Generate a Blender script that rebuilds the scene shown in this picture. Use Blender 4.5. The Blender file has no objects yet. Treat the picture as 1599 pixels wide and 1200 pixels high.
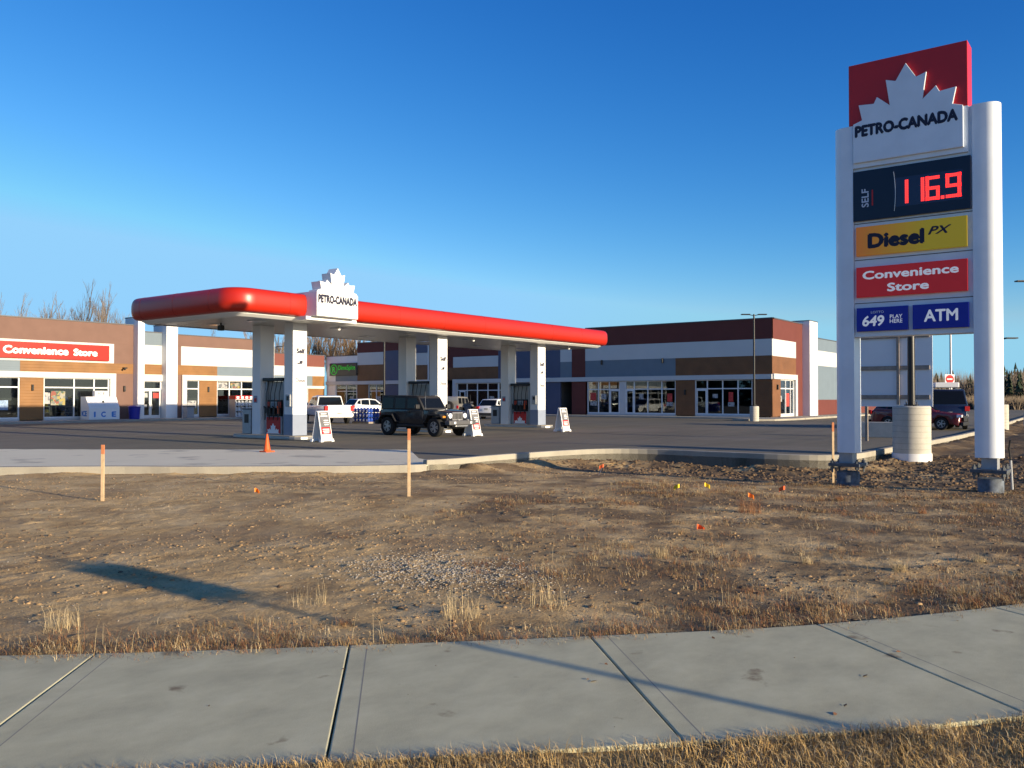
import bpy, bmesh, math, random
import numpy as np
from mathutils import Vector, Matrix

random.seed(7)
RNG = np.random.default_rng(7)
R = math.radians
scn = bpy.context.scene
COL = scn.collection

# ------------------------------------------------------------------ camera, sky, sun
TH, PITCH, EYE = R(36.8), math.atan(22 / 1343), 1.7
cam_d = bpy.data.cameras.new("Camera")
cam_d.sensor_width = 36.0
cam_d.lens = 36.0 * 1343 / 1599
cam_d.clip_start = 0.1
cam_d.clip_end = 5000
cam = bpy.data.objects.new("Camera", cam_d)
COL.objects.link(cam)
cam.location = (0, 0, EYE)
cam.rotation_euler = (R(90) + PITCH, 0, TH - R(90))
scn.camera = cam

SUN_EL = 9.7
w = bpy.data.worlds.new("World")
scn.world = w
w.use_nodes = True
nt = w.node_tree
nt.nodes.clear()
sky = nt.nodes.new("ShaderNodeTexSky")
sky.sky_type = 'NISHITA'
sky.sun_disc = False
sky.sun_elevation = R(SUN_EL)
sky.sun_rotation = R(179.0)
sky.altitude = 600
sky.air_density = 1.0
sky.dust_density = 0.3
sky.ozone_density = 2.2
bg = nt.nodes.new("ShaderNodeBackground")
bg.inputs["Strength"].default_value = 0.0714
wo = nt.nodes.new("ShaderNodeOutputWorld")
# the deep clear blue of the photograph: each channel of the sky gets its own contrast curve
sep = nt.nodes.new("ShaderNodeSeparateColor"); cmb = nt.nodes.new("ShaderNodeCombineColor")
nt.links.new(sky.outputs[0], sep.inputs[0])
SKY_GAIN = 0.12
tcw = nt.nodes.new("ShaderNodeTexCoord"); sxw = nt.nodes.new("ShaderNodeSeparateXYZ"); nt.links.new(tcw.outputs["Generated"], sxw.inputs[0])
def towards_sun(lo, hi):
    m = nt.nodes.new("ShaderNodeMapRange"); m.inputs["From Min"].default_value = 0.0; m.inputs["From Max"].default_value = -0.75
    m.inputs["To Min"].default_value = lo; m.inputs["To Max"].default_value = hi
    nt.links.new(sxw.outputs["Y"], m.inputs["Value"]); return m.outputs[0]
for ch, (pw, gain, top) in enumerate(((2.4, 5.9, 0.30), (1.5, 2.15, 0.64), (1.0, 1.8, 0.98))):
    a = nt.nodes.new("ShaderNodeMath"); a.operation = 'MULTIPLY'; a.inputs[1].default_value = SKY_GAIN
    b = nt.nodes.new("ShaderNodeMath"); b.operation = 'POWER'; b.inputs[1].default_value = pw
    c = nt.nodes.new("ShaderNodeMath"); c.operation = 'MULTIPLY'; c.inputs[1].default_value = gain
    d = nt.nodes.new("ShaderNodeMath"); d.operation = 'MINIMUM'; nt.links.new(towards_sun(top, 1.3), d.inputs[1])
    e = nt.nodes.new("ShaderNodeMath"); e.operation = 'MULTIPLY'; e.inputs[1].default_value = 1 / SKY_GAIN
    nt.links.new(sep.outputs[ch], a.inputs[0])
    for p, q in ((a, b), (b, c), (c, d), (d, e)): nt.links.new(p.outputs[0], q.inputs[0])
    nt.links.new(e.outputs[0], cmb.inputs[ch])
rl = nt.nodes.new("ShaderNodeMath"); rl.operation = 'MULTIPLY'; nt.links.new(towards_sun(0.62, 1.05), rl.inputs[1])
rm = nt.nodes.new("ShaderNodeMath"); rm.operation = 'MINIMUM'
nt.links.new(cmb.inputs[1].links[0].from_socket, rl.inputs[0]); nt.links.new(cmb.inputs[0].links[0].from_socket, rm.inputs[0]); nt.links.new(rl.outputs[0], rm.inputs[1]); nt.links.new(rm.outputs[0], cmb.inputs[0])
bl = nt.nodes.new("ShaderNodeMath"); bl.operation = 'MULTIPLY'; nt.links.new(towards_sun(1.32, 0.8), bl.inputs[1])
bm_ = nt.nodes.new("ShaderNodeMath"); bm_.operation = 'MAXIMUM'
nt.links.new(cmb.inputs[1].links[0].from_socket, bl.inputs[0]); nt.links.new(cmb.inputs[2].links[0].from_socket, bm_.inputs[0]); nt.links.new(bl.outputs[0], bm_.inputs[1]); nt.links.new(bm_.outputs[0], cmb.inputs[2])
nt.links.new(cmb.outputs[0], bg.inputs[0])
nt.links.new(bg.outputs[0], wo.inputs[0])

sd = bpy.data.lights.new("Sun", 'SUN')
sd.energy = 5.0
sd.angle = R(0.5)
sd.color = (1.0, 0.83, 0.58)
sun = bpy.data.objects.new("Sun", sd)
COL.objects.link(sun)
sdir = Vector((0.012, -1.0, 0)).normalized() * math.cos(R(SUN_EL)) + Vector((0, 0, math.sin(R(SUN_EL))))
sun.rotation_euler = sdir.to_track_quat('Z', 'Y').to_euler()

scn.view_settings.view_transform = 'Standard'
scn.view_settings.look = 'None'
scn.view_settings.exposure = 0.75
scn.view_settings.gamma = 1.0
scn.render.engine = 'CYCLES'
scn.cycles.max_bounces = 6
scn.cycles.transparent_max_bounces = 12

# ------------------------------------------------------------------ survey helpers (photo pixel -> place)
FW = Vector((math.cos(TH) * math.cos(PITCH), math.sin(TH) * math.cos(PITCH), math.sin(PITCH)))
RT = Vector((math.sin(TH), -math.cos(TH), 0))
UP = RT.cross(FW)
CAMP = Vector((0, 0, EYE))
def ray(x, y): return FW + RT * ((x - 799.5) / 1343) + UP * ((600 - y) / 1343)
def at(x, y, z=0.0):
    v = ray(x, y); return CAMP + v * ((z - EYE) / v.z)
def atY(x, y, Y):
    v = ray(x, y); return CAMP + v * (Y / v.y)
def atX(x, y, X):
    v = ray(x, y); return CAMP + v * (X / v.x)
def atD(x, y, d):
    v = ray(x, y); return CAMP + v * d

# ------------------------------------------------------------------ materials
MATS = {}
def mat(name, col, rough=0.6, var=0.06, scale=3.0, bump=0.0, bscale=40.0, metal=0.0, spec=0.4, emit=0.0, coat=0.0):
    if name in MATS: return MATS[name]
    m = bpy.data.materials.new(name)
    m.use_nodes = True
    n, l = m.node_tree.nodes, m.node_tree.links
    b = n["Principled BSDF"]
    b.inputs["Roughness"].default_value = rough
    b.inputs["Metallic"].default_value = metal
    b.inputs["Specular IOR Level"].default_value = spec
    b.inputs["Coat Weight"].default_value = coat
    tc = n.new("ShaderNodeTexCoord")
    no = n.new("ShaderNodeTexNoise")
    no.inputs["Scale"].default_value = scale
    no.inputs["Detail"].default_value = 6
    l.new(tc.outputs["Object"], no.inputs["Vector"])
    ra = n.new("ShaderNodeValToRGB")
    ra.color_ramp.elements[0].position = 0.3
    ra.color_ramp.elements[1].position = 0.7
    ra.color_ramp.elements[0].color = [max(0, c * (1 - var)) for c in col] + [1]
    ra.color_ramp.elements[1].color = [min(1, c * (1 + var)) for c in col] + [1]
    l.new(no.outputs["Fac"], ra.inputs[0])
    l.new(ra.outputs[0], b.inputs["Base Color"])
    if emit:
        b.inputs["Emission Color"].default_value = list(col) + [1]
        b.inputs["Emission Strength"].default_value = emit
    if bump:
        n2 = n.new("ShaderNodeTexNoise")
        n2.inputs["Scale"].default_value = bscale
        n2.inputs["Detail"].default_value = 5
        l.new(tc.outputs["Object"], n2.inputs["Vector"])
        bp = n.new("ShaderNodeBump")
        bp.inputs["Strength"].default_value = bump
        bp.inputs["Distance"].default_value = 0.02
        l.new(n2.outputs["Fac"], bp.inputs["Height"])
        l.new(bp.outputs[0], b.inputs["Normal"])
    MATS[name] = m
    return m

def siding_mat(name, col, pitch=0.2, depth=0.6, var=0.08):
    """horizontal lap boards as bump along z"""
    m = mat(name, col, 0.55, var, 1.2)
    n, l = m.node_tree.nodes, m.node_tree.links
    tc = n.new("ShaderNodeTexCoord")
    sx = n.new("ShaderNodeSeparateXYZ")
    l.new(tc.outputs["Object"], sx.inputs[0])
    d = n.new("ShaderNodeMath"); d.operation = 'DIVIDE'; d.inputs[1].default_value = pitch
    l.new(sx.outputs["Z"], d.inputs[0])
    f = n.new("ShaderNodeMath"); f.operation = 'FRACT'
    l.new(d.outputs[0], f.inputs[0])
    g = n.new("ShaderNodeMapRange")
    g.inputs["From Min"].default_value = 0.0; g.inputs["From Max"].default_value = 0.12
    l.new(f.outputs[0], g.inputs["Value"])
    bp = n.new("ShaderNodeBump"); bp.inputs["Strength"].default_value = depth; bp.inputs["Distance"].default_value = 0.02
    l.new(g.outputs[0], bp.inputs["Height"])
    l.new(bp.outputs[0], n["Principled BSDF"].inputs["Normal"])
    return m

def ground_mat(name, stops, scale, fine=60, bump=0.5, dist=0.03, rough=0.95, stretch=None, blot=None):
    m = bpy.data.materials.new(name); m.use_nodes = True
    n, l = m.node_tree.nodes, m.node_tree.links
    b = n["Principled BSDF"]; b.inputs["Roughness"].default_value = rough
    b.inputs["Specular IOR Level"].default_value = 0.2
    tc = n.new("ShaderNodeTexCoord")
    vec = tc.outputs["Object"]
    if stretch:
        mp = n.new("ShaderNodeMapping"); mp.inputs["Scale"].default_value = stretch[0]; mp.inputs["Rotation"].default_value = (0, 0, stretch[1])
        l.new(vec, mp.inputs[0]); v1 = mp.outputs[0]
    else: v1 = vec
    n1 = n.new("ShaderNodeTexNoise"); n1.inputs["Scale"].default_value = scale; n1.inputs["Detail"].default_value = 8; n1.inputs["Roughness"].default_value = 0.62
    l.new(v1, n1.inputs["Vector"])
    n2 = n.new("ShaderNodeTexNoise"); n2.inputs["Scale"].default_value = fine; n2.inputs["Detail"].default_value = 6; n2.inputs["Roughness"].default_value = 0.7
    l.new(vec, n2.inputs["Vector"])
    mx = n.new("ShaderNodeMath"); mx.operation = 'MULTIPLY_ADD'; mx.inputs[1].default_value = 0.45
    l.new(n2.outputs["Fac"], mx.inputs[0])
    ml = n.new("ShaderNodeMath"); ml.operation = 'MULTIPLY'; ml.inputs[1].default_value = 0.55
    l.new(n1.outputs["Fac"], ml.inputs[0]); l.new(ml.outputs[0], mx.inputs[2])
    ra = n.new("ShaderNodeValToRGB")
    e = ra.color_ramp.elements
    e[0].position, e[0].color = stops[0][0], list(stops[0][1]) + [1]
    e[1].position, e[1].color = stops[-1][0], list(stops[-1][1]) + [1]
    for p, c in stops[1:-1]:
        q = e.new(p); q.color = list(c) + [1]
    l.new(mx.outputs[0], ra.inputs[0])
    out = ra.outputs[0]
    if blot:
        n3 = n.new("ShaderNodeTexNoise"); n3.inputs["Scale"].default_value = blot[0]; n3.inputs["Detail"].default_value = 5
        l.new(vec, n3.inputs["Vector"])
        r3 = n.new("ShaderNodeValToRGB"); r3.color_ramp.elements[0].position = blot[1]; r3.color_ramp.elements[1].position = blot[2]
        r3.color_ramp.elements[0].color = (0, 0, 0, 1); r3.color_ramp.elements[1].color = (blot[4],) * 3 + (1,)
        l.new(n3.outputs["Fac"], r3.inputs[0])
        mc = n.new("ShaderNodeMixRGB"); mc.inputs[2].default_value = list(blot[3]) + [1]
        l.new(r3.outputs[0], mc.inputs[0]); l.new(out, mc.inputs[1]); out = mc.outputs[0]
    l.new(out, b.inputs["Base Color"])
    bp = n.new("ShaderNodeBump"); bp.inputs["Strength"].default_value = bump; bp.inputs["Distance"].default_value = dist
    l.new(mx.outputs[0], bp.inputs["Height"]); l.new(bp.outputs[0], b.inputs["Normal"])
    MATS[name] = m
    return m

def glass_mat(name, tint, clear):
    m = bpy.data.materials.new(name); m.use_nodes = True
    n, l = m.node_tree.nodes, m.node_tree.links
    n.clear()
    o = n.new("ShaderNodeOutputMaterial")
    t = n.new("ShaderNodeBsdfTransparent"); t.inputs[0].default_value = list(tint) + [1]
    g = n.new("ShaderNodeBsdfGlossy"); g.inputs["Roughness"].default_value = 0.02
    g.inputs[0].default_value = (0.9, 0.95, 1, 1)
    fr = n.new("ShaderNodeFresnel"); fr.inputs[0].default_value = 1.52
    mr = n.new("ShaderNodeMath"); mr.operation = 'MULTIPLY_ADD'; mr.inputs[1].default_value = 0.9; mr.inputs[2].default_value = 1 - clear
    l.new(fr.outputs[0], mr.inputs[0])
    no = n.new("ShaderNodeTexNoise"); no.inputs["Scale"].default_value = 0.7
    tc = n.new("ShaderNodeTexCoord"); l.new(tc.outputs["Object"], no.inputs["Vector"])
    bp = n.new("ShaderNodeBump"); bp.inputs["Strength"].default_value = 0.05; bp.inputs["Distance"].default_value = 0.02
    l.new(no.outputs["Fac"], bp.inputs["Height"]); l.new(bp.outputs[0], g.inputs["Normal"])
    mx = n.new("ShaderNodeMixShader")
    l.new(mr.outputs[0], mx.inputs[0]); l.new(t.outputs[0], mx.inputs[1]); l.new(g.outputs[0], mx.inputs[2])
    l.new(mx.outputs[0], o.inputs[0])
    MATS[name] = m
    return m

WHITE = mat("white_paint", (0.78, 0.78, 0.77), 0.45, 0.03, 0.8)
WHITEB = mat("white_band", (0.56, 0.555, 0.54), 0.6, 0.03, 0.6)
ALU = mat("white_aluminium", (0.72, 0.77, 0.82), 0.34, 0.05, 2.2, spec=0.5)
FRAME = mat("window_frame_white", (0.72, 0.73, 0.73), 0.4, 0.02)
STUCCO = mat("taupe_stucco", (0.175, 0.102, 0.08), 0.85, 0.06, 1.3, 0.15, 90)
WOOD = siding_mat("cedar_siding", (0.235, 0.112, 0.036), 0.2, 0.5, 0.14)
GREYS = siding_mat("grey_siding", (0.15, 0.195, 0.235), 0.16, 0.4, 0.04)
BRICK = mat("oxide_red_panel", (0.17, 0.055, 0.042), 0.7, 0.05, 1.0)
DRED = mat("dark_red_panel", (0.135, 0.041, 0.034), 0.75, 0.06, 1.0, spec=0.2)
WOODB = siding_mat("brown_cedar_siding", (0.17, 0.072, 0.026), 0.2, 0.5, 0.14)
NAVY = siding_mat("slate_blue_siding", (0.07, 0.085, 0.15), 0.16, 0.4, 0.05)
CAP = mat("dark_metal_cap", (0.10, 0.10, 0.11), 0.45, 0.05, metal=0.3)
ROOF = mat("roof_membrane", (0.2, 0.2, 0.2), 0.9, 0.1)
INT = mat("interior_wall", (0.18, 0.16, 0.14), 0.8, 0.2, 0.8)
RED = mat("canopy_red", (0.42, 0.016, 0.004), 0.36, 0.05, 0.5, spec=0.5)
SIGNRED = mat("sign_red", (0.52, 0.016, 0.016), 0.35, 0.03)
DARKBLUE = mat("led_panel_navy", (0.008, 0.010, 0.03), 0.3, 0.05)
BACKRED = mat("backlit_red", (0.62, 0.022, 0.024), 0.35, 0.03, emit=0.08)
BLUE = mat("sign_blue", (0.012, 0.022, 0.33), 0.35, 0.03)
BLACK = mat("black_paint", (0.012, 0.012, 0.013), 0.4, 0.1)
INK = mat("dark_lettering", (0.012, 0.012, 0.035), 0.5, 0.05)
WHITEL = mat("white_lettering", (0.85, 0.85, 0.85), 0.5, 0.02)
BACKWHITE = mat("backlit_white", (0.85, 0.85, 0.85), 0.5, 0.02, emit=0.12)
LED = mat("led_red", (1.0, 0.04, 0.035), 0.5, 0.02, emit=1.0)
LEDOFF = mat("led_window", (0.025, 0.03, 0.07), 0.15, 0.05)
SOFFIT = mat("soffit_metal", (0.55, 0.55, 0.53), 0.3, 0.04, 0.5, metal=0.35)
STEEL = mat("steel", (0.45, 0.45, 0.46), 0.35, 0.06, metal=0.8)
DARKST = mat("weathered_base_steel", (0.11, 0.12, 0.13), 0.6, 0.2, 9, metal=0.4)
GALV = mat("galvanised", (0.40, 0.41, 0.42), 0.5, 0.1, 8, metal=0.6)
SKIRT = mat("grey_blue_skirt", (0.24, 0.28, 0.36), 0.5, 0.04)
CONC = ground_mat("kerb_concrete", [(0.3, (0.29, 0.268, 0.22)), (0.7, (0.43, 0.40, 0.33))], 1.2, 40, 0.25, 0.01, blot=(0.8, 0.5, 0.75, (0.22, 0.20, 0.17), 0.6))
CONCF = ground_mat("pipe_concrete", [(0.3, (0.40, 0.38, 0.32)), (0.7, (0.58, 0.55, 0.48))], 3, 50, 0.3, 0.01)
GLASS = glass_mat("shop_glass", (0.55, 0.6, 0.62), 0.97)
CARGLASS = mat("car_glass", (0.006, 0.008, 0.011), 0.05, 0.02, spec=0.22)
RUBBER = mat("rubber", (0.014, 0.014, 0.015), 0.85, 0.15, 20, 0.3, 80)
RIM = mat("rim_alloy", (0.5, 0.5, 0.52), 0.3, 0.03, metal=0.8)
RIMDARK = mat("rim_dark", (0.03, 0.03, 0.032), 0.4, 0.1, metal=0.4)
PLASTIC = mat("black_plastic", (0.022, 0.022, 0.024), 0.6, 0.1)
LAMPW = mat("lamp_lens", (0.75, 0.77, 0.8), 0.1, 0.03, spec=0.7)
LAMPR = mat("tail_lens", (0.45, 0.012, 0.012), 0.12, 0.05, spec=0.7)
TIPO = mat("faded_orange_paint", (0.50, 0.19, 0.085), 0.8, 0.15, 9)
ORANGE = mat("safety_orange", (0.72, 0.11, 0.02), 0.55, 0.06, 6)
YELLOWF = mat("flag_yellow", (0.8, 0.55, 0.02), 0.6, 0.05)
ORANGEF = mat("flag_orange", (0.85, 0.22, 0.02), 0.6, 0.05)
LUMBER = mat("raw_lumber", (0.55, 0.40, 0.24), 0.8, 0.15, 8, 0.2, 60)
LUMBERG = mat("weathered_lumber", (0.30, 0.25, 0.20), 0.8, 0.2, 8)
BINBLUE = mat("bin_blue", (0.012, 0.02, 0.30), 0.4, 0.05)
ICEBLUE = mat("ice_blue_letters", (0.05, 0.22, 0.60), 0.5, 0.05)
GREENL = mat("green_letters", (0.03, 0.55, 0.04), 0.4, 0.05, emit=0.12)
SIGNDARK = mat("sign_charcoal", (0.03, 0.035, 0.035), 0.4, 0.1)
PAPER = mat("paper_poster", (0.7, 0.7, 0.68), 0.7, 0.05)
PAPERR = mat("red_poster", (0.55, 0.05, 0.04), 0.7, 0.3, 9)
PAPERY = mat("yellow_poster", (0.65, 0.5, 0.15), 0.7, 0.5, 7)
PAPERG = mat("grey_poster", (0.14, 0.14, 0.15), 0.7, 0.4, 6)
ASPH = ground_mat("asphalt_lot", [(0.3, (0.125, 0.11, 0.076)), (0.7, (0.235, 0.203, 0.14))], 0.35, 45, 0.35, 0.012, 0.88, stretch=((0.4, 2.2, 1), 0.25), blot=(0.12, 0.5, 0.68, (0.26, 0.22, 0.17), 0.5))
SIDEW = ground_mat("sidewalk_concrete", [(0.33, (0.40, 0.37, 0.24)), (0.5, (0.53, 0.495, 0.315)), (0.66, (0.63, 0.59, 0.385))], 2.2, 150, 1.0, 0.007, 0.9, stretch=((1, 1.5, 1), 0.78), blot=(3.1, 0.66, 0.73, (0.20, 0.145, 0.085), 0.8))
APRON = ground_mat("apron_concrete", [(0.3, (0.72, 0.65, 0.46)), (0.7, (0.80, 0.735, 0.54))], 0.6, 30, 0.15, 0.006, 0.85, blot=(0.7, 0.58, 0.7, (0.25, 0.22, 0.18), 0.7))
DIRT = ground_mat("graded_dirt", [(0.33, (0.24, 0.145, 0.062)), (0.5, (0.55, 0.375, 0.17)), (0.66, (0.74, 0.55, 0.29))], 1.3, 34, 0.75, 0.06, 1.0, blot=(0.45, 0.5, 0.66, (0.23, 0.15, 0.085), 0.55))
def _moist():
    n, l = DIRT.node_tree.nodes, DIRT.node_tree.links; b = n["Principled BSDF"]
    src = b.inputs["Base Color"].links[0].from_socket
    at_ = n.new("ShaderNodeAttribute"); at_.attribute_name = "moist"
    mx = n.new("ShaderNodeMixRGB"); mx.inputs[2].default_value = (0.105, 0.068, 0.040, 1)
    l.new(at_.outputs["Fac"], mx.inputs[0]); l.new(src, mx.inputs[1]); l.new(mx.outputs[0], b.inputs["Base Color"])
_moist()
FIELD = ground_mat("field_grass", [(0.3, (0.16, 0.105, 0.05)), (0.7, (0.36, 0.26, 0.13))], 0.15, 3, 0.6, 0.1, 1.0)
LAWN = ground_mat("lawn_soil", [(0.3, (0.18, 0.11, 0.045)), (0.7, (0.48, 0.32, 0.125))], 3, 40, 0.9, 0.04, 1.0)
BARK = mat("bare_bark", (0.16, 0.13, 0.105), 0.9, 0.25, 3)
TWIG = mat("bare_twigs", (0.17, 0.135, 0.105), 0.9, 0.25, 0.6)
TWIGY = mat("willow_twigs", (0.24, 0.155, 0.08), 0.9, 0.3, 0.4)
SPRUCE = mat("spruce_green", (0.035, 0.05, 0.025), 0.9, 0.5, 0.5)
GRASSD = mat("dry_grass_blades", (0.36, 0.235, 0.10), 0.9, 0.5, 2.0)
GRASSP = mat("pale_grass_stems", (0.55, 0.43, 0.24), 0.9, 0.3, 4)
WEED = mat("rust_weed", (0.28, 0.13, 0.055), 0.9, 0.4, 3)
GRAVEL = mat("gravel_stone", (0.33, 0.29, 0.23), 0.9, 0.4, 9)
CLOD = mat("soil_clod", (0.17, 0.11, 0.06), 1.0, 0.4, 4, 1.0, 60)
DIESELY = bpy.data.materials.new("diesel_gradient")
def _grad():
    m = DIESELY; m.use_nodes = True
    n, l = m.node_tree.nodes, m.node_tree.links
    b = n["Principled BSDF"]; b.inputs["Roughness"].default_value = 0.35
    tc = n.new("ShaderNodeTexCoord"); sx = n.new("ShaderNodeSeparateXYZ")
    l.new(tc.outputs["Generated"], sx.inputs[0])
    ra = n.new("ShaderNodeValToRGB"); e = ra.color_ramp.elements
    e[0].color = (0.66, 0.45, 0.01, 1); e[0].position = 0.35
    e[1].color = (0.80, 0.22, 0.02, 1); e[1].position = 1.0
    l.new(sx.outputs["Y"], ra.inputs[0]); l.new(ra.outputs[0], b.inputs["Base Color"]); l.new(ra.outputs[0], b.inputs["Emission Color"]); b.inputs["Emission Strength"].default_value = 0.07
_grad()

def poster_mat(name, cols, scale=5.0):
    m = bpy.data.materials.new(name); m.use_nodes = True; n, l = m.node_tree.nodes, m.node_tree.links
    b = n["Principled BSDF"]; b.inputs["Roughness"].default_value = .6
    tc = n.new("ShaderNodeTexCoord"); vo = n.new("ShaderNodeTexVoronoi"); vo.inputs["Scale"].default_value = scale; vo.distance = 'CHEBYCHEV'
    l.new(tc.outputs["Object"], vo.inputs["Vector"]); sx = n.new("ShaderNodeSeparateColor"); l.new(vo.outputs["Color"], sx.inputs[0])
    ra = n.new("ShaderNodeValToRGB"); ra.color_ramp.interpolation = 'CONSTANT'; e = ra.color_ramp.elements
    e[0].color = list(cols[0]) + [1]; e[1].position = 1 / len(cols); e[1].color = list(cols[1]) + [1]
    for k in range(2, len(cols)): q = e.new(k / len(cols)); q.color = list(cols[k]) + [1]
    l.new(sx.outputs[0], ra.inputs[0]); l.new(ra.outputs[0], b.inputs["Base Color"]); return m
PAPERY = poster_mat("mixed_poster", [(.30, .24, .07), (.16, .17, .15), (.28, .27, .22), (.05, .09, .06), (.22, .06, .04)], 5.5)
PAPER = poster_mat("pale_poster", [(.40, .40, .39), (.32, .33, .34), (.40, .38, .36), (.14, .15, .17)], 7)
# ------------------------------------------------------------------ mesh collector and scene-graph helpers
MW = {}
class MB:
    def __init__(s): s.v = []; s.f = []
    def add(s, vs, fs):
        b = len(s.v); s.v += [tuple(q) for q in vs]; s.f += [tuple(b + i for i in q) for q in fs]; return s
    def box(s, x0, x1, y0, y1, z0, z1):
        if x0 > x1: x0, x1 = x1, x0
        if y0 > y1: y0, y1 = y1, y0
        if z0 > z1: z0, z1 = z1, z0
        return s.add([(x0, y0, z0), (x1, y0, z0), (x1, y1, z0), (x0, y1, z0), (x0, y0, z1), (x1, y0, z1), (x1, y1, z1), (x0, y1, z1)],
                     [(0, 3, 2, 1), (4, 5, 6, 7), (0, 1, 5, 4), (1, 2, 6, 5), (2, 3, 7, 6), (3, 0, 4, 7)])
    def obox(s, c, u, v, wv):
        """oriented box: centre and three half-vectors"""
        c, u, v, wv = Vector(c), Vector(u), Vector(v), Vector(wv)
        p = [c + u * a + v * b + wv * d for d in (-1, 1) for a, b in ((-1, -1), (1, -1), (1, 1), (-1, 1))]
        return s.add(p, [(0, 3, 2, 1), (4, 5, 6, 7), (0, 1, 5, 4), (1, 2, 6, 5), (2, 3, 7, 6), (3, 0, 4, 7)])
    def tube(s, pts, rad, n=8, cap=True):
        pts = [Vector(p) for p in pts]
        if not hasattr(rad, '__len__'): rad = [rad] * len(pts)
        rings = []
        for i, p in enumerate(pts):
            t = (pts[min(i + 1, len(pts) - 1)] - pts[max(i - 1, 0)]).normalized()
            a = t.cross(Vector((0, 0, 1)) if abs(t.z) < 0.9 else Vector((1, 0, 0))).normalized(); b = t.cross(a)
            rings.append([p + (a * math.cos(2 * math.pi * k / n) + b * math.sin(2 * math.pi * k / n)) * rad[i] for k in range(n)])
        vs = [q for r in rings for q in r]; fs = []
        for i in range(len(pts) - 1):
            for k in range(n):
                a, b = i * n + k, i * n + (k + 1) % n
                fs.append((a, b, b + n, a + n))
        if cap: fs += [tuple(range(n))[::-1], tuple(range((len(pts) - 1) * n, len(pts) * n))]
        return s.add(vs, fs)
    def lathe(s, c, prof, n=24, axis='z', caps=True):
        """prof: (radius, offset along axis) list"""
        c = Vector(c); vs = []; fs = []
        for r, h in prof:
            for k in range(n):
                a = 2 * math.pi * k / n; ca, sa = r * math.cos(a), r * math.sin(a)
                vs.append(c + Vector({'z': (ca, sa, h), 'y': (ca, h, -sa), 'x': (h, ca, sa)}[axis]))
        for i in range(len(prof) - 1):
            for k in range(n):
                a, b = i * n + k, i * n + (k + 1) % n
                fs.append((a, b, b + n, a + n))
        if caps: fs += [tuple(range(n))[::-1], tuple(range((len(prof) - 1) * n, len(prof) * n))]
        return s.add(vs, fs)
    def prism(s, poly, f0, f1):
        """poly of 2-D points, f0/f1 map a 2-D point to the two end faces"""
        n = len(poly)
        return s.add([f0(*p) for p in poly] + [f1(*p) for p in poly],
                     [tuple(range(n))[::-1], tuple(range(n, 2 * n))] + [(i, (i + 1) % n, n + (i + 1) % n, n + i) for i in range(n)])
    def sphere(s, c, r, n=12, m=8, sq=(1, 1, 1)):
        prof = [(max(1e-4, r * math.sin(math.pi * i / m)), -r * math.cos(math.pi * i / m)) for i in range(m + 1)]
        t = MB(); t.lathe((0, 0, 0), prof, n)
        return s.add([(c[0] + x * sq[0], c[1] + y * sq[1], c[2] + z * sq[2]) for x, y, z in t.v], t.f)
    def build(s, name, m, parent=None, bevel=0.0, smooth=False, seg=2):
        me = bpy.data.meshes.new(name)
        M = MW[parent.name].inverted() if parent is not None else Matrix.Identity(4)
        me.from_pydata([tuple(M @ Vector(q)) for q in s.v] if parent is not None else s.v, [], s.f)
        bm = bmesh.new(); bm.from_mesh(me)
        bmesh.ops.recalc_face_normals(bm, faces=bm.faces)
        if bevel:
            es = [e for e in bm.edges if len(e.link_faces) == 2 and e.calc_face_angle(0) > 0.5]
            bmesh.ops.bevel(bm, geom=es, offset=bevel, segments=seg, affect='EDGES', profile=0.5, clamp_overlap=True)
        big = [f for f in bm.faces if len(f.verts) > 4]
        if big: bmesh.ops.triangulate(bm, faces=big)
        bm.to_mesh(me); bm.free()
        if smooth:
            me.polygons.foreach_set("use_smooth", [True] * len(me.polygons))
            me.set_sharp_from_angle(angle=R(38))
        me.materials.append(m)
        return link(name, me, parent)

def link(name, me, parent=None):
    o = bpy.data.objects.new(name, me); COL.objects.link(o)
    if parent is not None:
        o.parent = parent; MW[o.name] = MW[parent.name]
    else: MW[o.name] = Matrix.Identity(4)
    return o
def tag(o, label=None, cat=None, group=None, kind=None):
    if label: o['label'] = label
    if cat: o['category'] = cat
    if group: o['group'] = group
    if kind: o['kind'] = kind
    return o
def thing(name, label, cat, loc=(0, 0, 0), rotz=0.0, group=None):
    o = bpy.data.objects.new(name, None); COL.objects.link(o)
    o.location = loc; o.rotation_euler = (0, 0, rotz); o.empty_display_size = 0.3
    MW[o.name] = Matrix.Translation(loc) @ Matrix.Rotation(rotz, 4, 'Z')
    return tag(o, label, cat, group)
def dup(root, loc, rotz=0.0, label=None, scale=None):
    r = root.copy(); COL.objects.link(r); r.location = loc; r.rotation_euler = (0, 0, rotz)
    if scale: r.scale = scale
    if label: r['label'] = label
    for ch in list(root.children):
        c = ch.copy(); COL.objects.link(c); c.parent = r
        for g in ch.children:
            d = g.copy(); COL.objects.link(d); d.parent = c
    return r
def np_mesh(name, m, V, F, parent=None, mi=None, mats=None):
    """V (n,3); F (k,3) or (k,4)"""
    V = np.asarray(V, np.float32); F = np.asarray(F, np.int32)
    me = bpy.data.meshes.new(name); k = F.shape[1]
    me.vertices.add(len(V)); me.vertices.foreach_set("co", V.ravel())
    me.loops.add(F.size); me.loops.foreach_set("vertex_index", F.ravel())
    me.polygons.add(len(F)); me.polygons.foreach_set("loop_start", np.arange(0, F.size, k, dtype=np.int32))
    for q in (mats or [m]): me.materials.append(q)
    if mi is not None: me.polygons.foreach_set("material_index", np.asarray(mi, np.int32))
    me.update(calc_edges=True); me.validate()
    return link(name, me, parent)

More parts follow.
